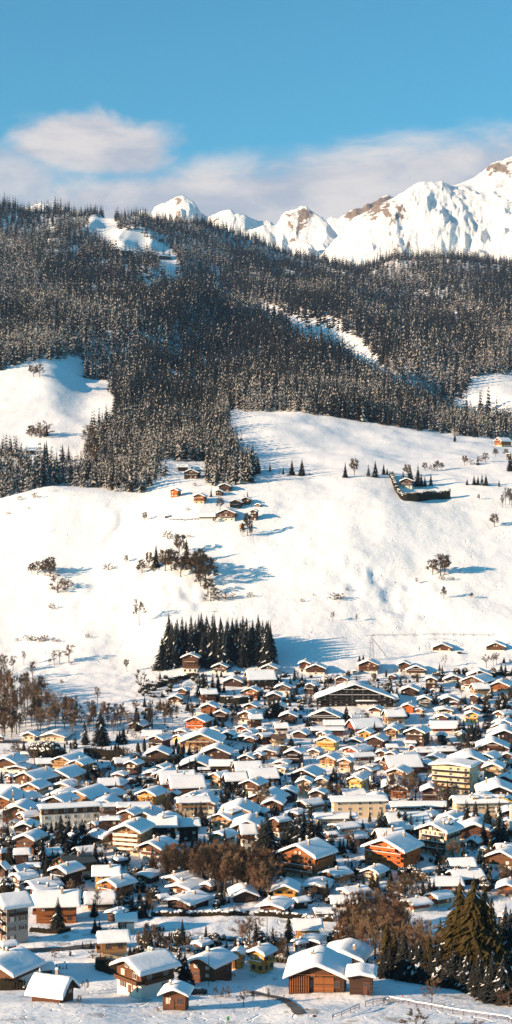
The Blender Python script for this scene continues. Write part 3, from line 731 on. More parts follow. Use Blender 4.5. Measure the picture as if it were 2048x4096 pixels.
def place(px, yt, yb, w, a, sty, ratio=1.15, name=None, min_tn=.24, tn=.42, min_h=2.2, **kw):
    """yt / yb = rows of the roof top and of the foot of the front, w = width of the whole roof, native picture px"""
    if abs(a) >= 60 and tn == .42: tn = .62
    x, y, z = at(px, yb)
    s = FP / y; ca, sa = abs(math.cos(R(a))), abs(math.sin(R(a)))
    wm = w / s * (1.05 if 2650 < yb < 3700 else 1.0); Wd = wm / (ca + ratio * sa) if not (abs(a) > 80) else wm / ratio / 1.0
    Wd = max(3.0, Wd); D = Wd * ratio
    if abs(a) <= 40 and 'ratio' not in kw: D = min(D, 26)
    yc = y + (Wd * sa + D * ca) / 2 * .9
    xc = (px - 1024) / FP * yc
    back = yc + D / 2 * ca * (1 if abs(a) < 60 else .3)
    Ht = (CAMZ + (2048 - yt) / FP * back - z) * 1.12 + .7
    z += .25
    ov = min(1.3, .09 * Wd + .35); bw2 = Wd / 2 - ov
    t = kw.pop('t', .55 + .012 * min(Wd, 18)); 
    rise = tn * bw2; Hw = Ht - t - .2 - rise
    if Hw < min_h: 
        tn = max(min_tn, (Ht - t - .2 - min_h) / bw2); Hw = max(min_h, Ht - t - .2 - tn * bw2)
    r_ = random.Random(int(px * 7 + yt * 13))
    o, words = chalet(name or ('chalet' if sty in 'OobdnkTB' else 'house'), (xc, yc, z), a, Wd, D, Hw, tn, sty, s, r_, t=t, **kw)
    HOUSES.append(dict(o=o, px=px, py=(yt + yb) / 2, w=w, sty=sty, words=words, x=xc, y=yc, r=max(Wd, D) / 2, kw=kw, s=s, Hw=Hw, hpx=yb - yt, label=None, W=Wd, D=D, a=a, z=z))
    return HOUSES[-1]
K = 1 / 2.515625
def T(ox, oy):
    def f(x, yt, yb, w, a=8, sty='b', label=None, **kw):
        h = place(ox + x * K, oy + yt * K, oy + yb * K, w * K, a, sty, **kw)
        h['label'] = label; return h
    return f
# --- first row of crops: the top of the village
t = T(512, 2500)
t(632, 300, 490, 195, 5, 'b', 'tall brown chalet of three storeys right below the left end of the fir grove', ratio=.9, chim=2, floors=3, balc=2)
t(932, 385, 490, 185, 6, 'b', 'small brown chalet just in front of the middle of the fir grove')
t(1060, 520, 625, 230, 5, 'd'); t(1250, 628, 748, 200, 14, 'o')
t(565, 640, 752, 150, 22, 'b'); t(480, 705, 797, 165, 6, 'b', chim=1)
t(820, 785, 900, 200, 8, 'o', floors=2); t(1245, 785, 905, 200, 15, 'w')
t = T(1024, 2500)
t(140, 395, 515, 215, 10, 'w', 'white chalet with wooden balconies at the right foot of the fir grove', balc=2, floors=3); t(275, 590, 700, 190, 6, 'w')
t(490, 368, 488, 140, 6, 'b'); t(605, 388, 502, 225, 5, 'b', floors=3, balc=2); t(1135, 350, 485, 245, 8, 'b', floors=3, balc=2, label='brown three-storey chalet standing beside the lattice pylon'); t(1000, 458, 502, 80, 6, 'w', chim=0)
hotel = t(990, 585, 822, 780, 2, 'k', 'very wide black timber hotel with five rows of balconies under one low gable', ratio=.45, tn=.36, floors=3, balc=6, chim=4, curtain=.85, white_rail=False, name='hotel')
t(700, 845, 1000, 370, 12, 'k', 'wide black chalet with white specks on its balconies, below the big black hotel', ratio=.7, floors=4, balc=3, curtain=.6)
t(1150, 765, 832, 290, 88, 'w', 'low white entrance pavilion with flat snowy roof in front of the big black hotel', tn=.06, min_tn=.05, chim=0, ratio=2.2)
t(330, 872, 1000, 205, 6, 'd'); t(1000, 903, 990, 190, 62, 'o'); t(1205, 820, 920, 180, 15, 'w')
t = T(1536, 2500)
t(585, 178, 272, 250, 8, 'b', 'left one of the two wide chalets alone on the snow slope above the village', chim=2); t(1120, 170, 270, 245, 8, 'b', 'right one of the two wide chalets alone on the snow slope above the village')
t(200, 372, 490, 150, 6, 'b'); t(320, 400, 505, 225, 5, 'b', floors=3, balc=2); t(690, 493, 582, 220, 3, 'w', shut='g'); t(955, 440, 555, 270, 5, 'b', balc=2, floors=3)
t(1170, 558, 682, 280, 16, 'o', floors=3); t(265, 610, 716, 235, 12, 'd'); t(495, 650, 706, 65, 8, 'r', chim=0, ratio=1); t(410, 718, 840, 170, 8, 'g')
t(245, 788, 886, 170, 12, 'O'); t(650, 705, 812, 230, 6, 'b'); t(705, 768, 822, 100, 5, 'r', chim=0); t(920, 705, 812, 150, 30, 'd')
t(905, 808, 905, 215, 15, 'b'); t(605, 825, 903, 200, 5, 'w'); t(885, 868, 990, 180, 10, 'y'); t(575, 893, 978, 175, 10, 'w')
t(125, 850, 965, 180, 18, 'd'); t(1210, 868, 962, 220, 52, 'w'); t(1250, 798, 872, 110, 8, 'b'); t(1225, 945, 1042, 230, 20, 'b')
t(370, 840, 896, 120, 30, 'o', chim=0); t(60, 715, 832, 150, 82, 'g'); t(90, 500, 556, 110, 20, 'd', chim=0)
# --- second row
t = T(0, 2850)
t(310, 190, 292, 185, 10, 'c', 'cream house joined to a larger one at the foot of the bare wood'); t(560, 172, 290, 330, 8, 'c', 'wide cream house with low gable at the foot of the bare wood', tn=.34)
t(18, 243, 292, 60, 8, 'b', chim=0); t(440, 478, 592, 180, 78, 'w'); t(100, 428, 602, 330, 14, 'b', floors=3); t(190, 512, 612, 250, 6, 'w')
t(700, 410, 602, 410, 24, 'n', 'largest tan timber chalet under a broad snow roof in the left of the village', floors=3, balc=2); t(815, 468, 642, 280, 26, 'n', floors=3)
t(650, 542, 722, 430, 22, 'n', floors=3, balc=2); t(350, 683, 832, 310, 18, 'n', floors=3, balc=2); t(670, 683, 800, 310, 20, 'n'); t(640, 772, 900, 330, 15, 'b')
t(275, 803, 922, 245, 10, 'd'); t(95, 638, 742, 90, 30, 'r', ratio=1, chim=0); t(1160, 672, 782, 250, 10, 'b'); t(1110, 768, 900, 310, 24, 'd'); t(1225, 468, 592, 200, 72, 'b')
t(1210, 608, 682, 180, 15, 'd'); t(95, 738, 832, 210, 86, 'c'); t(250, 420, 462, 80, 86, 'g', chim=0)
t = T(512, 2850)
t(715, 30, 178, 290, 18, 'O', 'vivid orange timber chalet of three storeys at the upper edge of the village', floors=3, balc=2); t(110, 85, 190, 230, 20, 'b'); t(245, 190, 272, 200, 86, 'w')
t(555, 215, 312, 260, 35, 'y', 'bright yellow house beside the snowy garden with clipped cypresses'); t(545, 188, 235, 150, 12, 'b'); t(785, 172, 242, 150, 6, 'b'); t(870, 152, 228, 170, 10, 'b'); t(1150, 132, 222, 135, 10, 'r')
t(900, 212, 290, 200, 14, 'd'); t(1010, 188, 282, 170, 10, 'd'); t(1230, 165, 245, 190, 30, 'd')
t(890, 320, 492, 345, 5, 'd', 'wide dark brown chalet with a carved balcony and thick snow roof in the village centre', floors=2, ratio=1.0); t(690, 432, 602, 380, 6, 'k', floors=2)
t(942, 492, 612, 240, 89, 'd', 'barn with a plain rectangle of snow for a roof below the wide dark chalet', chim=0, ratio=1.5); t(768, 573, 642, 120, 88, 'w', chim=0, tn=.1, min_tn=.08)
t(1210, 412, 532, 220, 15, 'd'); t(1190, 533, 602, 110, 88, 'w', chim=0); t(1240, 568, 652, 180, 10, 'd'); t(60, 483, 632, 200, 20, 'd')
t(350, 518, 622, 250, 25, 'b'); t(255, 588, 668, 210, 10, 'b'); t(930, 608, 768, 250, 42, 'n', 'tan chalet with deep snow roof and one cream corner beside the long snowy hedge', floors=2, dormer=0)
t(240, 758, 935, 330, 25, 'T', 'golden timber chalet glowing behind bare trees left of the village centre', floors=3, balc=2); t(470, 798, 892, 130, 20, 'b'); t(725, 783, 900, 290, 30, 'c')
t(655, 878, 1065, 370, 80, 'c', 'cream three-storey house behind two dark firs with a long level roof', floors=3, ratio=1.6, tn=.3); t(1180, 248, 305, 250, 10, 'd'); t(1250, 240, 335, 160, 20, 'b')
t(1170, 938, 995, 125, 86, 'g', 'small house with a bare grey metal roof', snow='metal', chim=0, ratio=1.3)
t = T(1024, 2850)
t(785, 88, 162, 210, 88, 'o', chim=0); t(720, 165, 242, 330, 88, 'd', ratio=1.8, tn=.15, min_tn=.1, chim=0); t(252, 125, 228, 160, 80, 'b'); t(460, 172, 265, 220, 20, 'd')
t(60, 165, 218, 150, 15, 'b'); t(90, 213, 332, 200, 55, 'd'); t(225, 232, 352, 170, 78, 'c', 'cream and red house with bare brown tiled roof', snow='tile')
t(722, 240, 392, 275, 20, 'y', 'big golden-yellow house of four storeys with rows of windows', floors=4, ratio=.8, balc=2); t(1090, 78, 222, 380, 70, 'r', 'large red-brown hall with a wide white roof above the yellow house', ratio=1.3, chim=1)
t(1110, 172, 272, 190, 20, 'T'); t(1000, 247, 342, 210, 14, 'w', 'white house with red shutters on its gable', shut='r'); t(1220, 228, 362, 260, 20, 'd'); t(1020, 330, 440, 350, 42, 'r', 'red-brown chalet whose huge snow roof lies in blue shade')
t(600, 358, 442, 180, 20, 'w'); t(740, 418, 552, 250, 20, 'n', floors=3); t(390, 362, 522, 225, 14, 'k', floors=3, balc=2); t(120, 358, 445, 270, 10, 'd'); t(40, 412, 522, 130, 28, 'd')
t(265, 477, 562, 200, 15, 'w'); t(260, 543, 618, 190, 20, 'c'); t(540, 570, 642, 160, 76, 'd'); t(910, 460, 602, 190, 20, 'n', floors=3); t(1060, 425, 535, 300, 72, 'w', ratio=1.3, tn=.2)
t(1125, 538, 682, 240, 28, 'w', dormer=2); t(1262, 378, 472, 130, 10, 'b'); t(1255, 468, 572, 130, 10, 'w'); t(1025, 635, 792, 230, 25, 'y', 'yellow house with a red timber gable behind bare trees', floors=3, shut='b')
t(975, 783, 882, 270, 78, 'd'); t(490, 665, 850, 190, 10, 'c', floors=3); t(665, 655, 805, 150, 10, 'c', floors=3); t(330, 755, 912, 220, 10, 'd'); t(870, 695, 775, 100, 10, 'w')
t = T(1536, 2850)
t(100, 108, 205, 220, 16, 'o'); t(80, 148, 262, 170, 15, 'n'); t(340, 148, 352, 300, 22, 'd', 'dark chalet block of four storeys with a row of white-framed windows', floors=4, balc=1, curtain=.6)
t(600, 103, 212, 280, 88, 'r', 'long red-brown house with a plain white roof at the right of the village top', ratio=1.5); t(580, 212, 302, 130, 10, 'd'); t(770, 198, 292, 110, 35, 'c')
t(1090, 252, 412, 370, 8, 'b', 'broad brown chalet with white balcony panels near the right edge', floors=3, balc=2); t(1060, 400, 532, 290, 32, 'c', dormer=0); t(1240, 408, 512, 110, 10, 'b')
t(1185, 60, 150, 230, 20, 'b'); t(1170, 108, 240, 200, 20, 'd'); t(80, 335, 392, 120, 88, 'w', chim=0); t(280, 333, 402, 70, 8, 'r', chim=0, ratio=1); t(262, 308, 350, 120, 88, 'w', chim=0)
t(78, 392, 482, 150, 20, 'b'); t(60, 452, 545, 190, 15, 'd'); t(245, 412, 562, 250, 45, 'o'); t(400, 383, 445, 200, 80, 'd'); t(600, 372, 432, 220, 82, 'd')
t(515, 413, 520, 260, 22, 'y'); t(718, 428, 515, 250, 25, 'o'); t(415, 487, 602, 220, 20, 'O', 'orange timber chalet tucked left of the cream apartment block', floors=2); t(150, 540, 702, 310, 20, 'n', floors=3, balc=2, curtain=.6)
block = t(715, 505, 838, 530, 26, 'C', 'cream apartment block of five storeys with long dark balconies and nearly flat roof', ratio=.75, tn=.1, min_tn=.08, floors=5, balc=4, chim=0, name='apartment_block', shut='w')
t(1105, 502, 712, 270, 16, 'c', floors=4, balc=2); t(1190, 662, 732, 150, 86, 'w', chim=0); t(1150, 738, 855, 300, 74, 'w')
t(1250, 850, 950, 110, 20, 'c'); t(345, 912, 1002, 560, 87, 'r', 'very long low barn with a single strip of snow roof below the apartment block', ratio=3.2, tn=.5, chim=0)
# --- third row
t = T(0, 3200)
school = t(700, 62, 290, 640, 74, 'w', 'long white school building with two rows of brown-framed windows on the left', ratio=3.4, tn=.25, floors=3, chim=2, balc=0, name='school_building', shut='w')
t(290, 128, 292, 250, 55, 'w', 'white wing at the left end of the long school', floors=3, balc=1); t(140, 213, 292, 80, 20, 'w', chim=0); t(1120, 58, 200, 290, 76, 'p', ratio=1.6, tn=.15, min_tn=.1, chim=0)
t(1110, 203, 332, 200, 86, 'd', ratio=1.4, tn=.1, min_tn=.08); t(965, 223, 312, 160, 38, 'd'); t(1030, 318, 505, 320, -48, 'w', 'white house with green shutters and a dark gable turned right', shut='g', floors=2)
t(730, 358, 492, 120, -35, 'w'); t(220, 510, 660, 190, 78, 'd'); t(20, 518, 645, 90, 40, 'b'); t(510, 498, 622, 260, 62, 'b'); t(900, 478, 602, 350, 64, 'd', ratio=1.3)
t(755, 555, 812, 440, 56, 'o', 'chalet with a bare grey metal roof and green shutters on an orange gable', snow='metal', shut='g', floors=3); t(670, 652, 922, 360, 34, 'k', 'black chalet with white ground floor and one white window bay', floors=3, balc=1)
t(30, 640, 790, 140, 12, 'k', tn=.9, chim=0); t(205, 670, 802, 200, 38, 'k', tn=.8, chim=0); t(330, 688, 745, 160, 86, 'r', chim=0); t(240, 738, 932, 300, 48, 'w'); t(420, 788, 990, 440, 50, 'b', floors=2, chim=2)
t(440, 858, 1012, 380, 48, 'b', chim=2); t(1070, 690, 942, 280, 84, 'y', 'yellow house with brown shutters and a round turret', floors=3, balc=0); t(1180, 775, 1015, 390, 38, 'o', 'orange timber chalet with a broad snow roof right of the yellow turret house', floors=2)
t(1200, 600, 685, 170, 45, 'd', chim=0); t(570, 948, 1262, 485, 84, 'o', 'big chalet under a huge sunlit snow roof behind a single fir', floors=2, chim=2, balc=1, ratio=1.25); t(1005, 950, 1120, 350, 80, 'o')
t = T(512, 3200)
t(45, 215, 562, 440, 18, 'n', 'large tan apartment chalet with five rows of white balconies', floors=5, balc=4, white_rail=True, chim=2); t(350, 200, 455, 290, 84, 'k', floors=3, curtain=.6); t(610, 215, 432, 250, 78, 'k', floors=3)
t(290, 385, 625, 420, 26, 'b', 'brown chalet with one long balcony beside the bare wood', chim=2); t(60, 60, 205, 340, 84, 'o', ratio=1.6, tn=.12, min_tn=.1, chim=0); t(275, 118, 205, 150, 86, 'o', chim=0)
t(1000, 108, 315, 390, 32, 'n', 'tan chalet with many snow-covered dormers near the firs', floors=2, dormer=3, chim=2); t(960, 305, 455, 300, 30, 'c'); 
t(1205, 280, 610, 190, 78, 'w', 'steep-roofed white hall like a chapel left of the tall dark firs', tn=1.3, ratio=1.2, chim=0); t(200, 745, 855, 290, 28, 'd'); t(530, 742, 900, 380, 40, 'w'); t(605, 818, 985, 450, 32, 'b', chim=2)
t(605, 945, 1132, 500, 34, 'd', 'wide dark chalet with a double snow roof and a copper chimney cap', chim=2); t(350, 970, 1062, 150, 60, 'w', chim=0); t(820, 830, 942, 190, 30, 'd'); t(1160, 855, 1045, 320, -8, 'd')
t = T(1024, 3200)
t(540, -10, 112, 330, 50, 'o'); school2 = t(1030, -8, 185, 560, 84, 'c', 'long pale yellow school with three rows of small windows', ratio=2.6, floors=3, tn=.25, balc=0, chim=0, name='school_building', shut='w')
t(800, 158, 292, 420, 84, 'c', 'long low cream annex in front of the pale yellow school', ratio=2.2, tn=.3); t(400, 122, 202, 220, 30, 'd'); t(245, 188, 400, 220, 50, 'b', floors=3); t(890, 258, 352, 330, 62, 'w'); t(760, 338, 415, 150, 70, 'w', chim=0); t(1010, 342, 475, 250, 58, 'k')
t(515, 425, 825, 610, 36, 'o', 'big four-storey chalet with lit orange gable and dark right flank in front of firs', floors=4, balc=3, ratio=.85, chim=3, tn=.45)
t(800, 688, 845, 360, 42, 'o'); t(300, 808, 1032, 310, 6, 'T', 'chalet with bright yellow balconies below the big four-storey chalet', floors=2, balc=2); t(620, 828, 965, 345, 14, 'd'); t(985, 908, 1032, 370, 60, 'w', 'white house with dark solar panels on its snowy roof')
t(880, 990, 1115, 270, 85, 'w'); t(200, 990, 1175, 400, 20, 'b'); t(450, 998, 1105, 200, 60, 'd', chim=0); t(40, 105, 190, 200, 20, 'd')
t(1195, 665, 835, 300, 32, 'c', floors=2)
t = T(1536, 3200)
t(85, 358, 725, 640, 32, 'O', 'big red-orange apartment chalet with four balconied storeys', floors=4, balc=3, ratio=.9, chim=3, tn=.42)
t(560, 225, 592, 500, 36, 'C', 'tall cream apartment house with dark balconies and a stepped snow roof', floors=4, balc=3, ratio=.95, chim=2, tn=.4, dormer=1, curtain=.5)
t(455, 118, 240, 200, 32, 'c'); t(610, 160, 262, 160, 60, 'w'); t(712, 198, 258, 110, 10, 'r', chim=0); t(900, 378, 505, 190, 25, 'k', tn=.6)
t(955, -15, 195, 540, 83, 'c', 'ornate white palace hotel with arched dormer windows behind tall firs', ratio=2.6, floors=4, tn=.5, balc=0, dormer=3, chim=3, name='hotel')
t(1240, 198, 305, 110, 20, 'g', chim=0); t(780, 608, 735, 260, 84, 'w'); t(825, 722, 862, 370, 78, 'd'); t(612, 802, 945, 340, 87, 'r', 'long red-brown house under a rounded pillow of snow', tn=.3)
t(560, 928, 1085, 300, 55, 'o'); t(1240, 810, 985, 260, 12, 'o'); t(1215, 465, 605, 190, 82, 'd'); t(1000, 485, 592, 100, 22, 'y', chim=0); t(330, 1038, 1140, 320, 62, 'r')
# --- bottom row
t = T(0, 3646)
t(130, -125, 345, 460, 62, 'g', 'grey concrete apartment house with recessed balconies and deep snow roof at the left edge', floors=4, ratio=.9, balc=3, chim=0, tn=.55)
t(80, 322, 440, 230, 62, 'w', chim=0); t(60, 395, 790, 800, 28, 'b', 'large chalet whose blue shaded roof fills the left edge of the foreground', floors=2, chim=1, ratio=.9, tn=.4)
t(530, 672, 925, 540, -70, 'B', 'low chalet almost buried under a thick white roof in the left foreground', floors=1, ratio=1.1, chim=1, tn=.85, min_h=1.6); t(1140, 240, 552, 370, 80, 'n', 'chalet with a deep snow roof above a cream balcony front beside the garden rows', floors=2, ratio=1.3)
t(1170, -10, 112, 230, 30, 'd'); t(1270, 45, 215, 220, 84, 'w')
t(470, 555, 680, 180, 70, 'k', chim=0)
t = T(512, 3646)
t(175, 432, 885, 740, 48, 'w', 'large white and timber chalet with two balconies in the left foreground', floors=2, balc=2, chim=2, ratio=1.05, shut='b', tn=.42)
t(482, 728, 1005, 355, 8, 'B', 'small log cabin with a thick snow cap in the foreground', floors=1, ratio=.95, chim=1, balc=0, tn=.42, name='log_cabin'); t(835, 395, 722, 560, 32, 'B', 'dark timber chalet with a wide sunlit roof in the middle foreground', floors=2, chim=2, balc=0)
t(1110, 385, 595, 190, 18, 'T'); t(745, 345, 440, 230, 40, 'd')
t = T(1024, 3646)
t(60, 362, 645, 330, 32, 'T', 'golden gable chalet behind a snowy bare tree left of the barn', floors=2); t(905, 308, 590, 600, 16, 'd', 'dark barn-like chalet behind the right of the big foreground barn', floors=2, ratio=1.0, chim=1, balc=0)
t(520, 103, 290, 300, 87, 'T', 'golden chalet under a plain square of snow behind the foreground barn', floors=1); t(570, 262, 405, 270, 15, 'd', chim=0); t(440, 308, 415, 180, 60, 'w'); t(690, 12, 98, 210, 85, 'w', chim=0)
barn = t(625, 392, 832, 730, 6, 'd', 'big weathered timber barn with plank doors in the right foreground', floors=1, ratio=1.0, chim=1, balc=0, tn=.42, name='barn')
t(1060, 560, 855, 350, 6, 'd', 'low dark lean-to wing with snow roof against the right side of the big barn', floors=1, ratio=1.2, chim=0, balc=0, tn=.2, min_tn=.15, name='shed')
t = T(1536, 3646)
t(1190, 48, 145, 150, 20, 'r')
# --- chalets out on the hillside
def hill(ox, oy, k, x, yt, yb, w, a, sty, label, **kw):
    h = place(ox + x * k, oy + yt * k, oy + yb * k, w * k, a, sty, **kw); h['label'] = label
q = 1024 / 1288
hill(0, 1300, q, 968, 735, 775, 95, 8, 'd', 'dark chalet just below the forest tongue on the hill'); hill(0, 1300, q, 920, 705, 737, 60, 84, 'd', 'upper small hut with flat snow roof just below the forest tongue', chim=0); hill(0, 1300, q, 990, 716, 738, 60, 84, 'b', 'low snow-roofed hut right behind the dark chalet under the forest tongue', chim=0)
hill(0, 1900, q, 1135, 50, 86, 82, 8, 'd', 'highest dark chalet of the hill hamlet'); hill(0, 1900, q, 1105, 80, 106, 52, 10, 'd', 'small dark hut left below the highest chalet of the hill hamlet', chim=0)
hill(0, 1900, q, 885, 76, 113, 66, 20, 'O', 'small bright orange chalet at the left end of the hill hamlet'); hill(0, 1900, q, 1008, 102, 146, 80, 12, 'o', 'honey brown chalet right of the small orange one on the hill')
hill(0, 1900, q, 1190, 130, 169, 82, 8, 'd', 'dark chalet in the middle of the hill hamlet above the farmhouse'); hill(0, 1900, q, 1240, 118, 152, 62, 8, 'd', 'small dark chalet at the right of the hill hamlet')
hill(0, 1900, q, 1145, 180, 236, 116, 8, 'w', 'white farmhouse with a dark timber gable in the hill hamlet', floors=2); hill(0, 1900, q, 1040, 193, 222, 92, 86, 'b', 'low brown barn wing left of the white hill farmhouse', chim=0)
hill(0, 1900, q, 838, 203, 219, 26, 84, 'd', 'tiny dark shed alone on the open hill slope', chim=0, ratio=1); hill(0, 1900, q, 1280, 182, 232, 52, 15, 'd', 'narrow dark chalet at the right end of the hill hamlet'); hill(0, 1900, q, 1212, 251, 278, 24, 20, 'n', 'tiny tan hut standing below the hill farmhouse', chim=0, ratio=1)
hill(1024, 1900, q, 757, 25, 70, 78, 6, 'w', 'white chalet inside the square hedge on the right hillside', floors=2); hill(1024, 1900, q, 15, 148, 164, 44, 20, 'd', 'low dark hut at the right of the hill hamlet in shade', chim=0)
hill(1024, 1300, q, 1242, 574, 614, 96, 60, 'o', 'weathered hay barn on the right edge below the forest', chim=0); hill(1024, 1300, q, 1272, 652, 678, 36, 20, 'd', 'small hut at the right edge under the hay barn', chim=0)
q2 = 2048 / 1288
hill(0, 400, q2, 314, 376, 396, 48, 60, 'd', 'left mountain restaurant at the foot of the ski clearing', chim=0, min_h=3.5); hill(0, 400, q2, 402, 386, 403, 62, 60, 'd', 'right mountain restaurant at the foot of the ski clearing', chim=0, min_h=3.5)
hill(0, 1300, q, 155, 622, 652, 70, 75, 'd', 'dark farm half hidden by firs in the left meadow', chim=0)

# small chalets squeezed into the remaining plots
def clear_plot(X, Y, m):
    for h in HOUSES:
        if abs(X - h['x']) < h['W'] / 2 + m and abs(Y - h['y']) < h['D'] / 2 + m: return False
        if abs(X - h['x']) < h['W'] / 2 + 3 and -34 < Y - h['y'] < 0 and h['label']: return False
    return True
rf = random.Random(12); nfill = 0; tries = 0
POLYF = [(900, 2760), (1300, 2720), (2040, 2700), (2040, 3560), (1200, 3600), (480, 3640), (10, 3540), (10, 3080), (480, 3060), (620, 2960)]
while nfill < 66 and tries < 4000:
    tries += 1; px = rf.uniform(0, 2048); py = rf.uniform(2740, 3620)
    if not inpoly(np.array([px]), np.array([py]), POLYF)[0] or inpoly(np.array([px]), np.array([py]), [(690, 3420), (900, 3390), (1060, 3430), (1140, 3600), (820, 3600), (640, 3500)])[0]: continue
    X, Y, Z = at(px, py)
    if not clear_plot(X, Y + 6, 8.5) or (1030 < px < 1340 and 3280 < py < 3560): continue
    s_ = FP / Y; wm = rf.choice([10, 12, 14, 17, 21, 25]) * rf.uniform(.9, 1.1); hm = wm * .22 + rf.uniform(4.5, 6.5)
    place(px, py - hm * s_, py, wm * s_, rf.choice([5, 10, 14, 20, 24, 30, 78]), rf.choice('dddbbBBokkwn'), chim=1); nfill += 1
print('filled plots', nfill)

# the foreground barn: double plank doors, posts on the left before a panel coloured as bay shade, beam and hay loft
ov_ = min(1.3, .09 * barn['W'] + .35); fy_ = -(barn['D'] / 2 - ov_ * 1.1) - .1; bo_ = barn['o']; bw_ = barn['W'] / 2 - ov_
for x0 in (-.6, 1.9):
    b = MB(); b.box(x0, x0 + 2.4, fy_ - .12, fy_, 0, 3.6); d_ = b.build('barn_door', ['Wo'], bo_)
    b = MB(); b.box(x0 + .1, x0 + 2.3, fy_ - .18, fy_ - .125, 1.7, 1.9); b.build('door_brace', ['Wd'], d_)
b = MB(); b.box(-bw_ + .3, bw_ - .3, fy_ - .35, fy_ - .02, 4.0, 4.25); b.build('loft_beam', ['Wo'], bo_)
b = MB(); b.box(-1.6, 3.4, fy_ - .1, fy_, 4.3, 5.6); b.build('loft_planks', ['Wb'], bo_)
for i in range(9):
    b = MB(); x0 = -bw_ + .3 + i * .55; b.box(x0, x0 + .26, fy_ - .55, fy_ - .35, -.5, 3.9 - .1 * (i % 3)); b.build('upright_board', ['Wo'], bo_)
b = MB(); b.box(-bw_ + .2, -bw_ + 5, fy_ - .06, fy_ + .02, -.2, 3.7); b.build('bay_shade_panel', ['Wk'], bo_)  # flat black panel standing in for the shade inside an open bay

KEY = {'vivid orange timber': 'vivid orange chalet', 'very wide black': 'wide black hotel', 'bright yellow house': 'bright yellow house', 'largest tan': 'largest tan chalet', 'wide dark brown chalet with': 'wide carved-balcony chalet',
 'golden timber chalet glowing': 'golden chalet behind bare trees', 'big golden-yellow': 'golden-yellow four-storey house', 'large red-brown hall': 'large red-brown hall', 'yellow house with a red': 'red-gabled yellow house', 'dark chalet block': 'dark four-storey chalet block',
 'broad brown chalet': 'broad chalet with white panels', 'cream apartment block': 'cream apartment block', 'long white school': 'long white school', 'chalet with a bare grey': 'bare metal-roofed chalet', 'yellow house with brown': 'yellow turret house', 'large tan apartment': 'tan white-balconied block',
 'tan chalet with many': 'many-dormered tan chalet', 'steep-roofed': 'steep white hall', 'wide dark chalet with a double': 'double-roofed dark chalet', 'long pale yellow': 'pale yellow school', 'big four-storey chalet': 'four-storey orange-gabled chalet', 'chalet with bright yellow': 'yellow-balconied chalet',
 'big red-orange': 'red-orange apartment chalet', 'tall cream apartment': 'tall cream apartment house', 'ornate white': 'white palace hotel', 'grey concrete': 'grey concrete apartment house', 'large chalet whose': 'large blue-shaded foreground roof', 'large white and timber': 'large white foreground chalet', 'big weathered': 'big foreground barn',
 'tall brown chalet': 'tall three-storey chalet under the grove', 'left one of the two': 'left lone slope chalet', 'right one of the two': 'right lone slope chalet', 'wide cream house with low': 'wide cream house by the wood', 'brown three-storey chalet': 'pylon-side chalet', 'tan chalet with deep': 'cream-cornered tan chalet'}
NAMED = []
for h in HOUSES:
    if h['label']:
        for k, v in KEY.items():
            if h['label'].startswith(k): NAMED.append((h, v))
NAMED_ = NAMED

# ------------------------------------------------------------ hand-placed trees
def near_house(px, py):
    best = None; bd = 1e9
    for h, n in NAMED_:
        d = math.hypot(h['px'] - px, (h['py'] - py) * 1.6)
        if d < bd: bd = d; best = (h, n)
    h, n = best; dx = px - h['px']; dy_ = py - h['py']
    return ('right of' if dx > 0 else 'left of') if abs(dx) > abs(dy_) * 1.4 else ('below' if dy_ > 0 else 'above'), n
TREES = []      # (object, px, py, words, cat)
def T2(ox, oy, k=K):
    def f(kind, l, hscale=1.0):
        for e in l:
            x, yt, yb = e[:3]; px, py = ox + x * k, oy + yb * k
            X, Y, Z = at(px, py); h = (yb - yt) * k / FP * Y * hscale; tall = h
            r = random.random()
            if kind == 'fir': kit = NEARFIR[random.randrange(4)]; nm, cat, w, hr, wd = 'fir_tree', 'fir tree', 'dark fir', 20, (1.3 if py > 2440 else 1.05)
            elif kind == 'olive': kit = OLIVE[random.randrange(2)]; nm, cat, w, hr, wd = 'fir_tree', 'fir tree', 'olive-green fir', 20, .95
            elif kind == 'cyp': kit = CYP; nm, cat, w, hr, wd = 'clipped_cypress', 'cypress', 'clipped dark cypress', 5, 1.0
            elif kind == 'round': kit = ROUND; nm, cat, w, hr, wd = 'round_conifer', 'conifer', 'rounded dark conifer', 5, 1.0
            elif kind == 'frost': kit = FROST[random.randrange(3)]; nm, cat, w, hr, wd = 'fir_tree', 'fir tree', 'snow-dusted fir', 20, 1.0
            elif kind == 'bare': kit = (DENSE[random.randrange(2)] if py < 2440 else BARE[random.randrange(4)]); nm, cat, w, hr, wd = 'bare_tree', 'bare tree', 'leafless spreading tree', 10, 1.0
            elif kind == 'tall': kit = TALL[random.randrange(2)]; nm, cat, w, hr, wd = 'bare_tree', 'bare tree', 'slender leafless tree', 10, 1.0
            else: kit = BUSH[random.randrange(2)]; nm, cat, w, hr, wd = 'bare_bush', 'bush', 'brown leafless bush', 10, 1.5
            if len(e) > 3: wd *= e[3]
            hh = h * (1.0 if kind not in ('bare', 'tall', 'bush') else 1.05)
            o = tree(nm, kit, X, Y, hh, None, cat, None, hr, wd, Z)
            sz = 'tall ' if h > 17 else ('small ' if h < 6 and kind in ('fir', 'frost', 'bare', 'tall') else '')
            TREES.append((o, px, (py + oy + yt * k) / 2, sz + w, cat))
    return f
rc = random.Random(5)
b = MB()
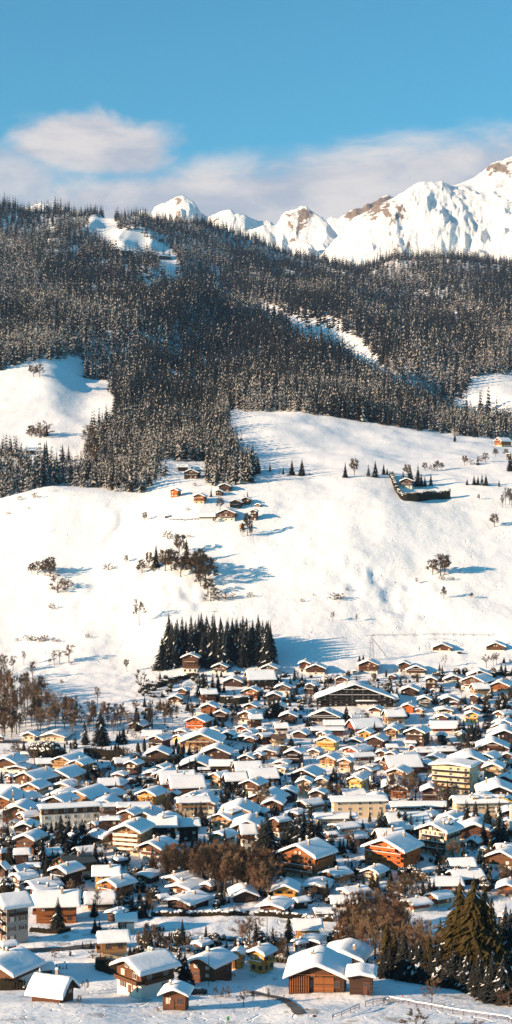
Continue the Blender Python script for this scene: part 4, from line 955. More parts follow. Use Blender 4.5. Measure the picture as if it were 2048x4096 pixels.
for i in range(520):
    a = rc.random() * 6.28; t = rc.random(); r = .95 * math.sin(math.pi * min(1, .25 + t * .75))**.6 * (1 - .15 * rc.random()); z = .1 + 4.8 * t
    c_ = (math.cos(a) * r, math.sin(a) * r, z); s_ = .22
    b.q([(c_[0] - math.sin(a) * s_, c_[1] + math.cos(a) * s_, z - s_), (c_[0] + math.sin(a) * s_, c_[1] - math.cos(a) * s_, z - s_), (c_[0] * .93, c_[1] * .93, z + s_ * 1.8)], 1 if rc.random() < .03 else 0)
b.blob((0, 0, 2.5), .8, .8, 2.45, rc)
b2 = MB(); b2.tube((0, 0, -.8), (0, 0, 1), .15, .12, 5); CYP = (b.mesh('crown', ['hedge', 'snow']), b2.mesh('trunk', ['bark']))
b = MB()
for i in range(700):
    v = Vector((rc.gauss(0, 1), rc.gauss(0, 1), rc.gauss(0, 1))).normalized(); c_ = v * (2.0 + .5 * rc.random()); c_.z += 2.6; s_ = .38
    u_ = v.orthogonal().normalized(); w_ = v.cross(u_)
    b.q([tuple(c_ - u_ * s_), tuple(c_ + u_ * s_ * .6 - w_ * s_), tuple(c_ + w_ * s_)], 1 if v.z > .3 and rc.random() < .25 else 0)
b.blob((0, 0, 2.5), 1.8, 1.8, 2.2, rc); ROUND = (b.mesh('crown', ['hedge', 'snow']), b2.mesh('trunk', ['bark']))

f = T2(512, 2500)
f('fir', [(340, 125, 445), (715, 480, 725, .7), (760, 470, 705), (850, 475, 680), (905, 490, 672), (175, 835, 960), (105, 925, 1010), (790, 500, 720)]); f('olive', [(1235, 480, 620, .8)])
f('bare', [(130, 440, 655), (70, 750, 905, .8), (-10, 340, 470), (640, 780, 860), (1095, 905, 985), (1110, 1005, 1050)]); f('tall', [(395, 790, 900), (430, 860, 970), (490, 810, 920), (380, 840, 960), (575, 840, 900), (620, 840, 905), (805, 610, 735, 1.6), (860, 630, 715, 1.4)])
f('tall', [(400 + i * 28, 560 - i * 3, 640 - i * 4) for i in range(6)])
f = T2(1024, 2500)
f('fir', [(345, 505, 645), (1042, 300, 368), (1080, 290, 352), (182, 690, 925), (222, 730, 930), (140, 740, 930, 1.3), (908, 800, 962, 1.1), (450, 345, 382)])
f('cyp', [(932, 468, 535), (1198, 480, 552)]); f('round', [(175, 490, 592), (430, 570, 632), (470, 558, 622), (655, 552, 592), (730, 515, 592), (245, 500, 530)])
f('tall', [(420, 480, 600), (505, 660, 830), (548, 700, 840)]); f('bush', [(1150, 530, 600), (620, 540, 580), (1075, 845, 905), (1035, 510, 540), (590, 740, 790)])
f = T2(1536, 2500)
f('fir', [(70, 560, 762), (130, 605, 762), (145, 350, 398), (1207, 315, 382), (1180, 380, 500), (1222, 392, 512), (1022, 675, 875), (1045, 705, 885), (1186, 620, 885, .7), (20, 790, 965, 1.1), (438, 590, 700)])
f('cyp', [(22, 452, 522), (58, 510, 585), (336, 492, 575)]); f('round', [(732, 430, 512), (814, 424, 500), (560, 455, 552), (510, 470, 530), (1105, 450, 528), (1065, 680, 745), (835, 590, 600)])
f('bare', [(610, 290, 422, .6), (1030, 290, 430), (1130, 270, 400), (1100, 285, 410), (355, 210, 285, .7), (780, 620, 720), (530, 590, 660), (770, 740, 870), (1270, 340, 390)]); f('tall', [(1150, 720, 880, 1.3), (1225, 700, 860, 1.3), (1265, 640, 800), (1120, 780, 890), (250, 640, 720)])
f = T2(0, 2850)
f('fir', [(858, 100, 325), (1012, -5, 335, 1.15), (1062, 150, 302), (1240, 125, 315, 1.3), (1205, 160, 300), (672, 258, 322), (300, 620, 705), (1100, 555, 705, .8), (510, 855, 985), (1180, 200, 300)])
f('cyp', [(650, 310, 388), (710, 295, 372), (965, 345, 392), (1025, 335, 374), (1062, 350, 394), (1120, 330, 380), (1160, 320, 432), (1190, 325, 432), (1240, 345, 442), (1215, 350, 435)])
f('round', [(350, 300, 450), (430, 290, 470), (520, 285, 480), (575, 330, 470), (960, 520, 640), (470, 330, 480), (160, 600, 680), (60, 590, 660)]); f('bush', [(130, 330, 400), (210, 320, 420), (50, 350, 400), (260, 900, 960), (620, 830, 930), (740, 850, 960), (1010, 830, 960), (1080, 800, 940), (1160, 820, 960), (60, 870, 980)])
f('bare', [(550, 860, 960), (680, 820, 950), (960, 840, 970), (1210, 840, 960), (30, 830, 960)])
f = T2(512, 2850)
f('cyp', [(100, 300, 402), (163, 260, 390), (125, 375, 452), (294, 368, 462), (348, 378, 467), (454, 325, 420), (313, 298, 342), (488, 255, 347), (505, 315, 412), (562, 315, 407), (657, 250, 332), (715, 258, 332), (540, 340, 470)])
f('fir', [(510, 490, 645), (620, 450, 622), (675, 440, 605), (803, 258, 342), (1100, 472, 622), (1162, 310, 422), (1205, 320, 418), (1168, 688, 935, 1.1), (1050, 820, 995), (1258, 310, 402), (100, 20, 180), (940, 80, 170), (620, 310, 425)])
f('bare', [(550, 690, 812), (830, 700, 782), (985, 760, 862), (1080, 740, 862), (1240, 700, 802), (1095, 20, 150), (240, 830, 960), (150, 850, 980), (310, 860, 980), (480, 740, 790), (930, 900, 990), (1180, 800, 900)])
f('tall', [(388, 820, 1135), (100, 860, 960), (200, 840, 960), (960, 860, 980)]); f('bush', [(680, 330, 420), (720, 290, 400), (1030, 290, 360), (420, 190, 240), (60, 190, 260), (1270, 440, 500), (810, 860, 940)])
f = T2(1024, 2850)
f('fir', [(352, 235, 355, 1.5), (395, 550, 632), (95, 370, 472), (972, 150, 252, 1.2), (552, 470, 562, .6), (40, 855, 1005), (190, 905, 1010), (280, 300, 360)])
f('bare', [(50, 740, 985), (105, 720, 962), (150, 740, 900), (300, 700, 800), (440, 690, 880), (520, 720, 870), (620, 690, 850), (740, 700, 860), (830, 720, 870), (700, 740, 900), (270, 770, 930), (380, 780, 900), (1230, 780, 900), (970, 570, 660), (1160, 270, 360)])
f('tall', [(650, 670, 830), (470, 690, 860), (1140, 690, 880, .7), (850, 600, 780, .7), (600, 240, 330, .6)]); f('bush', [(260, 340, 420), (60, 500, 560), (580, 380, 460), (730, 360, 400), (140, 520, 600), (1000, 560, 640), (660, 560, 640), (310, 100, 180)])
f = T2(1536, 2850)
f('fir', [(760, 50, 232), (802, 60, 232), (880, 68, 292, 1.1), (922, 90, 282), (848, 110, 292), (770, 300, 435), (1182, 665, 748), (640, 678, 935, .8), (1272, 655, 742), (420, 600, 765, .9), (950, 90, 250), (980, 330, 400, 1)])
f('bare', [(160, 620, 880), (250, 640, 870), (320, 620, 860), (400, 680, 880), (560, 700, 950), (845, 570, 845, .7), (700, 720, 900), (100, 600, 830), (60, 650, 880), (460, 720, 880), (830, 280, 420), (800, 260, 440), (880, 330, 440), (620, 740, 960), (900, 380, 480)])
f('tall', [(200, 600, 860), (280, 600, 880), (360, 640, 880), (520, 690, 900), (80, 620, 860), (840, 240, 420), (60, 230, 330), (480, 240, 350), (560, 280, 360), (640, 270, 350)]); f('bush', [(480, 760, 860), (1080, 130, 200), (1130, 600, 680), (1240, 560, 640), (1220, 200, 260), (700, 300, 360)])
f = T2(0, 3200)
f('fir', [(340, 215, 425, 1.1), (440, 228, 402), (612, 148, 525, 1.3), (828, 188, 485, 1.35), (235, 298, 505, 1.1), (158, 370, 502), (95, 398, 645, 1.1), (392, 388, 605, 1.1), (660, 405, 592, 1.1), (470, 535, 795, 1.1), (583, 972, 1292, .85), (1062, 535, 682), (1030, 570, 682), (785, 510, 560), (20, 620, 700)])
f('round', [(1200, 510, 640), (1260, 520, 650), (60, 780, 960), (870, 900, 975), (1180, 540, 640), (730, 860, 930)]); f('bare', [(60, 60, 240), (30, 120, 300), (120, 30, 180), (420, 380, 500), (480, 360, 500), (580, 400, 500), (100, 120, 260), (500, 420, 500)]); f('bush', [(20, 260, 360), (60, 220, 320), (150, 10, 110), (50, 470, 540), (700, 880, 950), (1240, 960, 1030), (20, 930, 1010)])
f = T2(512, 3200)
f('fir', [(378, 95, 205), (440, 128, 202), (98, 85, 202), (195, 140, 208, .7), (732, 8, 265, 1.1), (682, 40, 235), (782, 118, 265), (1060, -60, 112, 1.1), (1250, 95, 285, 1.1), (900, 1000, 1132), (1070, -30, 120), (1210, 130, 280)])
f('bush', [(210, 950, 1065), (190, 870, 950), (740, 450, 530), (700, 470, 540), (1040, 1040, 1110), (1110, 1030, 1100)]); f('bare', [(220, 540, 730), (290, 520, 740), (370, 520, 740), (430, 540, 740), (240, 600, 760), (330, 560, 760), (1250, 650, 850)])
f = T2(1024, 3200)
f('fir', [(112, 125, 615, 1.65), (60, 200, 560, 1.4), (340, 200, 485, 1.4), (430, 165, 492, 1.4), (548, 108, 492, 1.4), (632, 190, 485, 1.5), (485, 220, 485), (952, 95, 292), (1075, 188, 298), (1268, 85, 415, 1.1), (1238, 110, 425), (1130, 288, 402), (332, 1058, 1140), (390, 10, 130, 1.3), (270, 640, 805)])
f('olive', [(1170, 698, 905)]); f('bare', [(1025, 380, 562), (600, 845, 1010), (830, 745, 900), (900, 735, 900), (960, 730, 890), (1040, 740, 880), (880, 760, 930), (1210, 880, 1060), (1150, 1000, 1130), (500, 890, 1040), (560, 870, 1030), (1240, 900, 1100), (830, 400, 480), (1100, 1020, 1150), (640, 1040, 1130)]); f('bush', [(650, 930, 1030), (1000, 800, 900), (780, 800, 880), (470, 380, 420), (820, 480, 560), (1180, 1050, 1130)])
f = T2(1536, 3200)
f('fir', [(30, 78, 385, 1.1), (92, 80, 392), (150, 58, 402), (212, 58, 405), (270, 128, 402), (330, 165, 392), (825, 0, 385, 1.1), (922, 8, 375, 1.1), (1040, 30, 405), (1160, 8, 475, 1.1), (1000, 200, 445), (870, 150, 385), (10, 150, 380), (800, 180, 350), (1100, 180, 420)])
f('olive', [(800, 440, 612, 1.1), (1070, 355, 645, 1.1), (1060, 728, 865), (560, 735, 805, 1.3), (60, 740, 960)]); f('bare', [(200, 700, 1055), (255, 710, 1060), (330, 740, 1040), (140, 760, 1040), (690, 400, 602), (740, 420, 600), (600, 560, 705), (1235, 330, 475, .7), (660, 440, 600), (1180, 620, 800), (1240, 640, 800), (380, 720, 900), (90, 800, 1000), (1200, 680, 860), (1140, 900, 1010), (1000, 880, 960)]); f('bush', [(480, 700, 790), (1150, 640, 720), (1260, 660, 760), (460, 800, 860), (100, 1040, 1120), (420, 940, 1010)])
f = T2(0, 3646)
f('fir', [(955, 60, 205), (1002, 78, 215), (1205, 110, 245, .7), (1140, 130, 242, .7), (1172, 150, 245), (915, 290, 370), (830, 280, 370, .7), (625, 340, 390), (705, 370, 445)]); f('round', [(1062, 165, 255, .8), (250, 735, 790)])
f('bare', [(620, 640, 845), (855, 670, 812), (795, 830, 962, .9), (760, 320, 380), (870, 310, 380)]); f('bush', [(548, 355, 470, .5), (930, 370, 470), (230, 830, 860), (430, 460, 505), (1120, 740, 760)]); f('frost', [(470 + 33 * i, 505 + (i % 3) * 6, 575) for i in range(7)])
f = T2(512, 3646)
f('fir', [(572, 400, 745, 1.3), (520, 320, 605, 1.1), (330, 350, 455, 1.2), (312, 130, 192), (357, 130, 192), (240, -30, 50), (20, 330, 460, 1.2), (60, 340, 450), (280, 370, 450, 1.2), (590, 460, 740)]); f('tall', [(205, 120, 425), (268, 120, 405), (330, 150, 420), (160, 180, 400), (100, 200, 380), (500, 250, 400), (600, 250, 400), (380, 240, 420), (550, 240, 380)])
f('bare', [(1150, 55, 385, 1.1), (1225, 15, 405, 1.1), (1255, 300, 570), (1160, 770, 952), (1255, 795, 912), (880, 740, 872, .7), (1060, 330, 420), (560, 270, 400)]); f('bush', [(985, 735, 868, .8), (300, 960, 1005), (1050, 600, 650), (920, 300, 380), (860, 300, 370), (640, 270, 350), (700, 280, 350), (305, 1105, 1130, .7)])
f = T2(1024, 3646)
f('fir', [(330, 0, 305, .8), (30, 200, 362), (380, 60, 140, .6)]); f('bare', [(290, 255, 530), (240, 290, 520), (585, -20, 112), (640, 0, 110), (128, 760, 930, .4), (1095, -20, 385), (1000, 120, 402), (900, 150, 385), (830, 185, 385), (1150, 60, 420), (1060, 60, 400), (940, 120, 380), (1200, 20, 480), (1250, 180, 560), (20, 50, 260), (780, 200, 360)])
f('round', [(860, 120, 330), (800, 190, 340), (940, 190, 360), (760, 230, 340)]); f('bush', [(1220, 500, 600), (1260, 560, 640), (180, 170, 280)])
f = T2(1536, 3646)
f('olive', [(765, -300, 725, 1.6), (905, -335, 745, 1.7), (850, -200, 735, 1.4), (1010, -245, 735, 1.5), (660, 20, 650, 1.2), (565, 60, 620, 1.2), (30, 100, 640, 1.5), (110, 220, 650, 1.4), (455, 230, 725, 1.4), (1080, -150, 760, 1.3)]); f('fir', [(1225, -60, 650, 1.1), (1275, -20, 660, 1.1), (1165, 60, 620), (200, 200, 685, 1.2), (350, 280, 712, 1.2), (560, 300, 740, 1.2), (700, 350, 770, 1.2), (830, 400, 800, 1.1), (960, 380, 850, 1.2), (1090, 400, 900, 1.2), (1200, 450, 930, 1.2), (60, 300, 660, 1.2), (280, 330, 700, 1.1), (480, 380, 735, 1.1), (640, 420, 765, 1.1), (770, 450, 790), (900, 480, 830), (1030, 500, 880), (1150, 560, 910), (10, 330, 655), (150, 340, 670), (420, 350, 725)])
f('bare', [(478, 650, 952, 1.0), (265, 240, 640), (400, 90, 640), (545, 180, 680), (130, 60, 500), (330, 120, 560), (480, 120, 640), (200, 40, 420), (60, 20, 400), (620, 240, 700), (400, 250, 690)]); f('bush', [(320, 965, 1180), (950, 1075, 1190), (1160, 750, 900), (1260, 740, 960), (1230, 780, 930), (740, 1090, 1150)])
# hillside trees
q_ = 1024 / 1288
f = T2(0, 1900, q_)
f('bare', [(728, 185, 232), (900, 290, 402), (715, 420, 492), (750, 385, 470), (830, 370, 482), (862, 365, 482), (908, 400, 512), (962, 380, 482), (1000, 370, 532), (1035, 400, 562), (1045, 515, 602), (695, 450, 490), (880, 380, 450), (985, 400, 500), (1010, 480, 560), (1107, 110, 176), (1245, 190, 305, .7), (1222, 240, 310, .5), (1262, 250, 310, .5), (190, 430, 502), (225, 425, 505), (252, 410, 512), (160, 440, 502), (700, 620, 756, 1.0), (635, 400, 440, .7), (1080, 205, 240)])
f('fir', [(785, 348, 466), (938, 320, 445)]); f('frost', [(1062, 55, 110), (1245, 75, 115), (1228, 90, 112)])
f('bush', [(845, 278, 322), (545, 440, 478), (270, 470, 522), (290, 510, 592), (325, 515, 577), (340, 520, 560), (262, 640, 676), (1060, 580, 636), (1100, 580, 632), (1135, 582, 628), (1170, 585, 624), (1260, 585, 616), (945, 160, 180), (100, 100, 128), (175, 85, 118), (40, 180, 200), (148, 158, 172), (770, 450, 488), (950, 295, 315), (735, 440, 470), (1080, 560, 600)])
f = T2(0, 1300, q_)
f('bare', [(200, 190, 263), (168, 200, 260), (185, 515, 565), (160, 500, 565), (450, 500, 610), (470, 560, 660), (480, 610, 690), (700, 690, 740), (640, 700, 760), (750, 680, 740), (460, 590, 680)]); f('frost', [(315, 598, 692), (345, 603, 686), (255, 648, 742), (285, 640, 745), (55, 563, 667), (80, 580, 672), (10, 570, 662), (195, 640, 676), (430, 568, 615), (235, 485, 560), (150, 178, 230)])
f('bush', [(200, 490, 568), (150, 510, 560), (220, 480, 562), (380, 700, 750), (420, 700, 770), (500, 740, 790), (560, 760, 800), (710, 700, 730), (980, 790, 810)])
f = T2(1024, 1300, q_)
f('fir', [(10, 652, 746), (70, 690, 736), (137, 708, 752), (181, 676, 756), (231, 672, 758), (449, 690, 767), (566, 698, 762), (600, 680, 766), (642, 696, 752), (660, 718, 752), (1062, 772, 804), (1097, 753, 804), (1117, 757, 804), (1137, 745, 807), (1157, 750, 807), (1223, 776, 812), (1280, 640, 735), (740, 733, 802), (775, 698, 792), (815, 703, 812), (850, 755, 812), (880, 743, 808), (832, 745, 812), (270, 740, 756)])
f('frost', [(1116, 650, 704), (1000, 515, 588, .9), (888, 475, 526), (1036, 512, 550), (955, 442, 532, 1.2), (1103, 452, 564, 1.1), (1185, 490, 572), (680, 412, 500, 1.2), (435, 48, 112), (470, 84, 109), (495, 78, 109), (755, 492, 505)])
f('bare', [(495, 670, 756), (1050, 655, 705), (1155, 638, 692), (850, 690, 732), (912, 680, 732), (1205, 620, 662), (1260, 620, 655), (760, 700, 760), (935, 690, 728)]); f('bush', [(1080, 668, 702), (885, 700, 730), (1130, 655, 690)])
f = T2(1024, 1900, q_)
f('bare', [(928, 393, 506, 1.0), (888, 418, 502), (950, 400, 502), (1200, 193, 261), (945, 558, 622, .6), (386, 684, 738), (506, 698, 738), (808, 514, 546, .6), (1120, 94, 126, .6), (1085, 590, 620)]); f('tall', [(1255, 62, 150), (1275, 65, 150), (1285, 90, 160), (1240, 100, 165)])
f('bush', [(395, 588, 628), (425, 590, 628), (235, 618, 640), (460, 562, 582), (990, 508, 530), (290, 595, 606), (700, 535, 542), (935, 500, 530), (1030, 800, 808)])
f = T2(0, 2500)
f('bare', [(692, 190, 378), (545, 240, 405), (600, 240, 385), (500, 330, 405), (980, 615, 805), (622, 540, 618), (415, 510, 695), (330, 360, 545), (240, 255, 400), (130, 300, 470), (150, 500, 640), (40, 290, 480), (20, 330, 540), (460, 560, 680), (240, 470, 570)]); f('bush', [(180, 120, 165), (260, 90, 140), (330, 100, 160), (390, 110, 175), (460, 90, 150), (540, 125, 170), (590, 130, 175), (300, 120, 165), (430, 100, 170), (880, 80, 130), (720, 360, 400)])
f('fir', [(1010, 850, 1010), (850, 970, 1030)])
# the fir grove above the village
gp = []
for i in range(400):
    px = random.uniform(672, 1082); py = random.uniform(2600, 2672)
    if py > 2655 and 720 < px < 800: continue
    if py > 2640 and px > 900 and random.random() < .4: continue
    X, Y, Z = at(px, py)
    if any((X - a) ** 2 + (Y - b_) ** 2 < 3.6 ** 2 for a, b_, _ in gp): continue
    gp.append((X, Y, Z))
    if len(gp) >= 90: break
for X, Y, Z in gp:
    o = tree('fir_tree', NEARFIR[random.randrange(4)], X, Y, random.uniform(21, 29), 'tall dark fir packed into the dense grove between snow slope and village', 'fir tree', 'tall firs of the dense grove', z=Z)
# bare woods: every trunk a tree
def wood(poly, n, h0, h1, kits, label, group, sep=2.2, nm='bare_tree', cat='bare tree', wide=1.0):
    pts = []; xs = [p[0] for p in poly]; ys_ = [p[1] for p in poly]; k = 0
    while len(pts) < n and k < n * 30:
        k += 1; px = random.uniform(min(xs), max(xs)); py = random.uniform(min(ys_), max(ys_))
        if not inpoly(np.array([px]), np.array([py]), poly)[0]: continue
        X, Y, Z = at(px, py)
        if any((X - a) ** 2 + (Y - b_) ** 2 < sep ** 2 for a, b_ in pts): continue
        if any(abs(X - h['x']) < h['r'] * .8 and abs(Y - h['y']) < h['r'] * .8 for h in HOUSES): continue
        pts.append((X, Y)); tree(nm, kits[random.randrange(len(kits))], X, Y, random.uniform(h0, h1), label, cat, group, 10.0, wide, Z)
BT = BARE + TALL + TALL
wood([(-20, 2735), (120, 2760), (250, 2850), (420, 2885), (600, 2900), (720, 2885), (560, 2935), (300, 2940), (-20, 2960)], 120, 11, 17, BT, 'leafless brown tree crowded into the wood on the left bank', 'bare trees of the wood on the left bank', 3)
wood([(680, 3500), (800, 3470), (900, 3480), (1040, 3490), (1135, 3555), (1100, 3610), (1000, 3605), (820, 3570), (640, 3540)], 90, 9, 13, BT, 'leafless brown tree crowded into the thicket in the village centre', 'bare trees of the thicket in the village centre', 2)
wood([(1330, 3715), (1560, 3690), (1700, 3800), (1700, 3850), (1500, 3830), (1350, 3790)], 40, 9, 14, BARE + TALL, 'leafless brown tree crowded behind the foreground barn', 'bare trees behind the foreground barn', 2.2)
# ------------------------------------------------------------ loose planting in the gaps of the village
def free(X, Y, m=1.5):
    for h in HOUSES:
        if abs(X - h['x']) < h['r'] + 14:
            ca, sa_ = math.cos(R(h['a'])), math.sin(R(h['a'])); dx, dy_ = X - h['x'], Y - h['y']
            lx = dx * ca - dy_ * sa_; ly = dx * sa_ + dy_ * ca
            if abs(lx) < h['W'] / 2 + m and abs(ly) < h['D'] / 2 + m: return False
            if abs(lx) < h['W'] / 2 and -h['D'] / 2 - 6 < ly < 0 and m > 0: return False
    return True
rr = random.Random(21); n = 0; k = 0
POLYV = [(560, 2720), (1000, 2690), (1300, 2700), (2060, 2640), (2060, 3600), (1560, 3600), (1250, 3620), (800, 3640), (480, 3700), (-10, 3560), (-10, 3000), (500, 2960)]
GARDEN = [(560, 2940), (1010, 2980), (700, 3040), (270, 3020), (330, 2970)]
kinds = []
while n < 230 and k < 6000:
    k += 1; px = rr.uniform(-10, 2058); py = rr.uniform(2680, 3700)
    a_ = np.array([px]), np.array([py])
    if not inpoly(*a_, POLYV)[0] or inpoly(*a_, GARDEN)[0]: continue
    X, Y, Z = at(px, py)
    if not free(X, Y): continue
    n += 1; r = rr.random()
    if r < .16: kit, nm, cat, w, hr, wd, h = NEARFIR[rr.randrange(4)], 'fir_tree', 'fir tree', 'dark fir', 20, 1.0, rr.uniform(5, 11)
    elif r < .42: kit, nm, cat, w, hr, wd, h = ROUND, 'round_conifer', 'conifer', 'rounded dark conifer', 5, 1.0, rr.uniform(2, 4.5)
    elif r < .78: kit, nm, cat, w, hr, wd, h = BARE[rr.randrange(4)], 'bare_tree', 'bare tree', 'leafless spreading tree', 10, 1.0, rr.uniform(5, 9)
    else: kit, nm, cat, w, hr, wd, h = BUSH[rr.randrange(2)], 'bare_bush', 'bush', 'brown leafless bush', 10, 1.5, rr.uniform(2, 4)
    o = tree(nm, kit, X, Y, h, None, cat, None, hr, wd, Z); TREES.append((o, px, py, w, cat))


# low garden shrubs and snow-capped bushes past counting
sp = []
k = 0; xr = np.random.RandomState(33); PX = xr.uniform(-10, 2058, 9000); PY = 2690 + 1010 * xr.rand(9000) ** 1.1
msk = inpoly(PX, PY, POLYV) & ~inpoly(PX, PY, GARDEN) & (fbm(PX / 90, PY / 60, 2, 44) > -.12)
for px, py in zip(PX[msk], PY[msk]):
    X, Y, Z = at(px, py)
    if free(X, Y, .6): sp.append((X, Y, Z - .1))
    if len(sp) >= 2300: break
for _ in range(230):
    px = random.uniform(400, 1150); py = random.uniform(3745, 3880)
    if not inpoly(np.array([px]), np.array([py]), [(400, 3770), (560, 3790), (700, 3745), (1150, 3765), (1150, 3850), (820, 3880), (720, 3810), (480, 3830)])[0]: continue
    X, Y, Z = at(px, py)
    if free(X, Y, .6): sp.append((X, Y, Z - .1))
me = bpy.data.meshes.new('garden_shrubs'); me.from_pydata(sp, [], []); n_ = len(sp)
for nm, vals, ty in (('hs', .25 + .6 * xr.rand(n_) ** 1.6, 'FLOAT'), ('rz', xr.rand(n_) * 6.28, 'FLOAT')):
    a = me.attributes.new(nm, ty, 'POINT'); a.data.foreach_set('value', vals)
a = me.attributes.new('ix', 'INT', 'POINT'); a.data.foreach_set('value', xr.randint(0, 4, n_).astype(np.int32))
shr = link('garden_shrubs', me); tag(shr, 'low dark garden shrubs and snowy bushes scattered between the village houses', 'shrubs', None, 'stuff')
scol = bpy.data.collections.new('shrub_kit'); b = MB(); rq = random.Random(4)
for i in range(260):
    v = Vector((rq.gauss(0, 1), rq.gauss(0, .7), abs(rq.gauss(0, 1)))).normalized(); c_ = Vector((v.x * 3.5, v.y * 1.6, v.z * 3)); s_ = .5; u_ = v.orthogonal().normalized(); w_ = v.cross(u_)
    b.q([tuple(c_ - u_ * s_), tuple(c_ + u_ * s_ * .6 - w_ * s_), tuple(c_ + w_ * s_)], 1 if v.z > .6 and rq.random() < .6 else 0)
b.blob((0, 0, .8), 3.2, 1.4, 2, rq); hm_ = b.mesh('shrub_row', ['hedge', 'snow'])
SM = BUSH[0][0].copy(); SM.transform(__import__('mathutils').Matrix.Scale(.5, 4)); SM2 = NEARFIR[0][0].copy(); SM2.transform(__import__('mathutils').Matrix.Scale(.5, 4))
for i, m_ in enumerate([CYP[0] if False else ROUND[0], hm_, SM, SM2]): scol.objects.link(bpy.data.objects.new('shrub_%d' % i, m_))
ng2 = ng.copy(); [setattr(n.inputs['Collection'], 'default_value', scol) for n in ng2.nodes if n.bl_idname == 'GeometryNodeCollectionInfo']
md = shr.modifiers.new('plant', 'NODES'); md.node_group = ng2

# ------------------------------------------------------------ hedges, roads, fences, poles
def drape(pts, wdt, name, mt, kind='structure', lift=.12, k=K, ox=0, oy=0, label=None, cat=None):
    P = [at(ox + x * k, oy + y * k) for x, y in pts]; Q = []
    for a, b_ in zip(P, P[1:]):
        m = max(2, int(math.hypot(b_[0] - a[0], b_[1] - a[1]) / 2.5))
        for i in range(m): t_ = i / m; Q.append((a[0] + (b_[0] - a[0]) * t_, a[1] + (b_[1] - a[1]) * t_))
    Q.append(P[-1][:2]); b = MB(); rows = []
    for i, (x, y) in enumerate(Q):
        x0, y0 = Q[max(0, i - 1)]; x1, y1 = Q[min(len(Q) - 1, i + 1)]; d = math.hypot(x1 - x0, y1 - y0) or 1; nx_, ny_ = -(y1 - y0) / d, (x1 - x0) / d
        rows.append([(x + nx_ * wdt / 2 * s_, y + ny_ * wdt / 2 * s_) for s_ in (-1, -.5, 0, .5, 1)])
    for i in range(len(rows) - 1):
        for j in range(4):
            c4 = [rows[i][j], rows[i][j + 1], rows[i + 1][j + 1], rows[i + 1][j]]
            b.q([(x, y, hz(x, y) + lift) for x, y in c4])
    o = b.build(name, [mt]); tag(o, label, cat, None, kind); return o
drape([(-60, 815), (60, 845), (180, 868), (290, 895), (360, 945), (410, 1000), (440, 1040)], 2.4, 'road', 'road', ox=1024, oy=3646, lift=.25)
drape([(1075, 560), (1010, 620), (950, 700), (905, 790), (870, 880), (880, 930)], 5.0, 'road', 'road', ox=0, oy=2850, lift=.35)
drape([(1075, -20), (1060, 60), (1030, 130), (1020, 200)], 5.0, 'road', 'road', ox=1536, oy=2850, lift=.35)
drape([(150, 392), (300, 395), (500, 390), (700, 378), (900, 360), (1000, 350)], 3.4, 'road', 'road', ox=0, oy=3646, lift=.3)
drape([(-20, 300), (150, 300), (250, 305)], 6.0, 'road', 'road', ox=0, oy=2850, lift=.3)
drape([(640, 1015), (900, 1005), (1100, 1040), (1288, 1060)], 3.2, 'road', 'road', ox=1024, oy=3200, lift=.25)
drape([(150, 1095), (0, 1050), (-120, 1000)], 4, 'road', 'road', ox=1536, oy=3200, lift=.3)
def path_pts(P, step):
    Q = []
    for a, b_ in zip(P, P[1:]):
        m = max(1, int(math.hypot(b_[0] - a[0], b_[1] - a[1]) / step))
        for i in range(m): t_ = i / m; Q.append((a[0] + (b_[0] - a[0]) * t_, a[1] + (b_[1] - a[1]) * t_))
    Q.append(tuple(P[-1][:2])); return Q
def hedge(pts, h, w, label, ox=0, oy=0, k=K, snow=.6, mt='hedge'):
    Q = path_pts([at(ox + x * k, oy + y * k) for x, y in pts], .7); rn = random.Random(len(label) * 7 + int(h * 10)); b = MB(); s_ = MB()
    if len(Q) > 260: Q = Q[::2]
    for x, y in Q:
        z = hz(x, y); hh = h * rn.uniform(.74, 1.14)
        b.box(x - w * .42, x + w * .42, y - w * .42, y + w * .42, z - .4, z + hh * .93)
        for _ in range(14):
            a = rn.random() * 6.28; zz = z + rn.random() * hh * 1.08; cx_, cy_ = x + math.cos(a) * w * .5, y + math.sin(a) * w * .5; q = max(.3, .11 * h)
            b.q([(cx_ - q * rn.random(), cy_ - q * rn.random(), zz - q), (cx_ + q * rn.random(), cy_, zz - .1), (cx_, cy_ + q * rn.random(), zz + q)])
        if rn.random() < snow: s_.blob((x + rn.uniform(-.2, .2), y, z + hh), w * .55, w * .6, .35, rn, 0, 6, 3, .25)
    o = link('hedge', None); o.location = (Q[0][0], Q[0][1], hz(*Q[0])); tag(o, label, 'hedge')
    for mb, nm, m_ in ((b, 'foliage', mt), (s_, 'snow_cap', 'snow')):
        if not mb.v or (nm == 'snow_cap' and len(mb.v) < 24 * 6): continue
        mb.v = [(v[0] - o.location.x, v[1] - o.location.y, v[2] - o.location.z) for v in mb.v]; mb.build(nm, [m_], o)
    return o
H0 = [((1024, 1900), [(680, 5), (700, 60), (735, 120), (750, 128)], 4.5, 3.5, 'left side of the tall hedge around the white hill chalet', q_), ((1024, 1900), [(752, 128), (800, 132), (870, 122), (968, 118)], 7.5, 4, 'long tall clipped hedge in front of the white hill chalet', q_)]
hedge(H0[0][1], 4.5, 3.5, H0[0][4], 1024, 1900, q_, .35); hedge(H0[1][1], 7.5, 4, H0[1][4], 1024, 1900, q_, .6)
hedge([(160, 640), (300, 632), (400, 600), (500, 560), (600, 540), (700, 530)], 3.4, 3, 'dark hedge curving down from the tall three-storey chalet under the grove', 512, 2500, snow=.25)
hedge([(820, 750), (950, 752), (960, 775), (1080, 790), (1220, 775)], 4, 6, 'broad dark shrub bed below the fir grove chalets', 512, 2500, snow=.4)
hedge([(0, 720), (200, 705), (400, 695), (600, 680), (830, 665)], 2.6, 2.2, 'long dark hedge topped with snow below the cypress garden', 512, 2850, snow=.95)
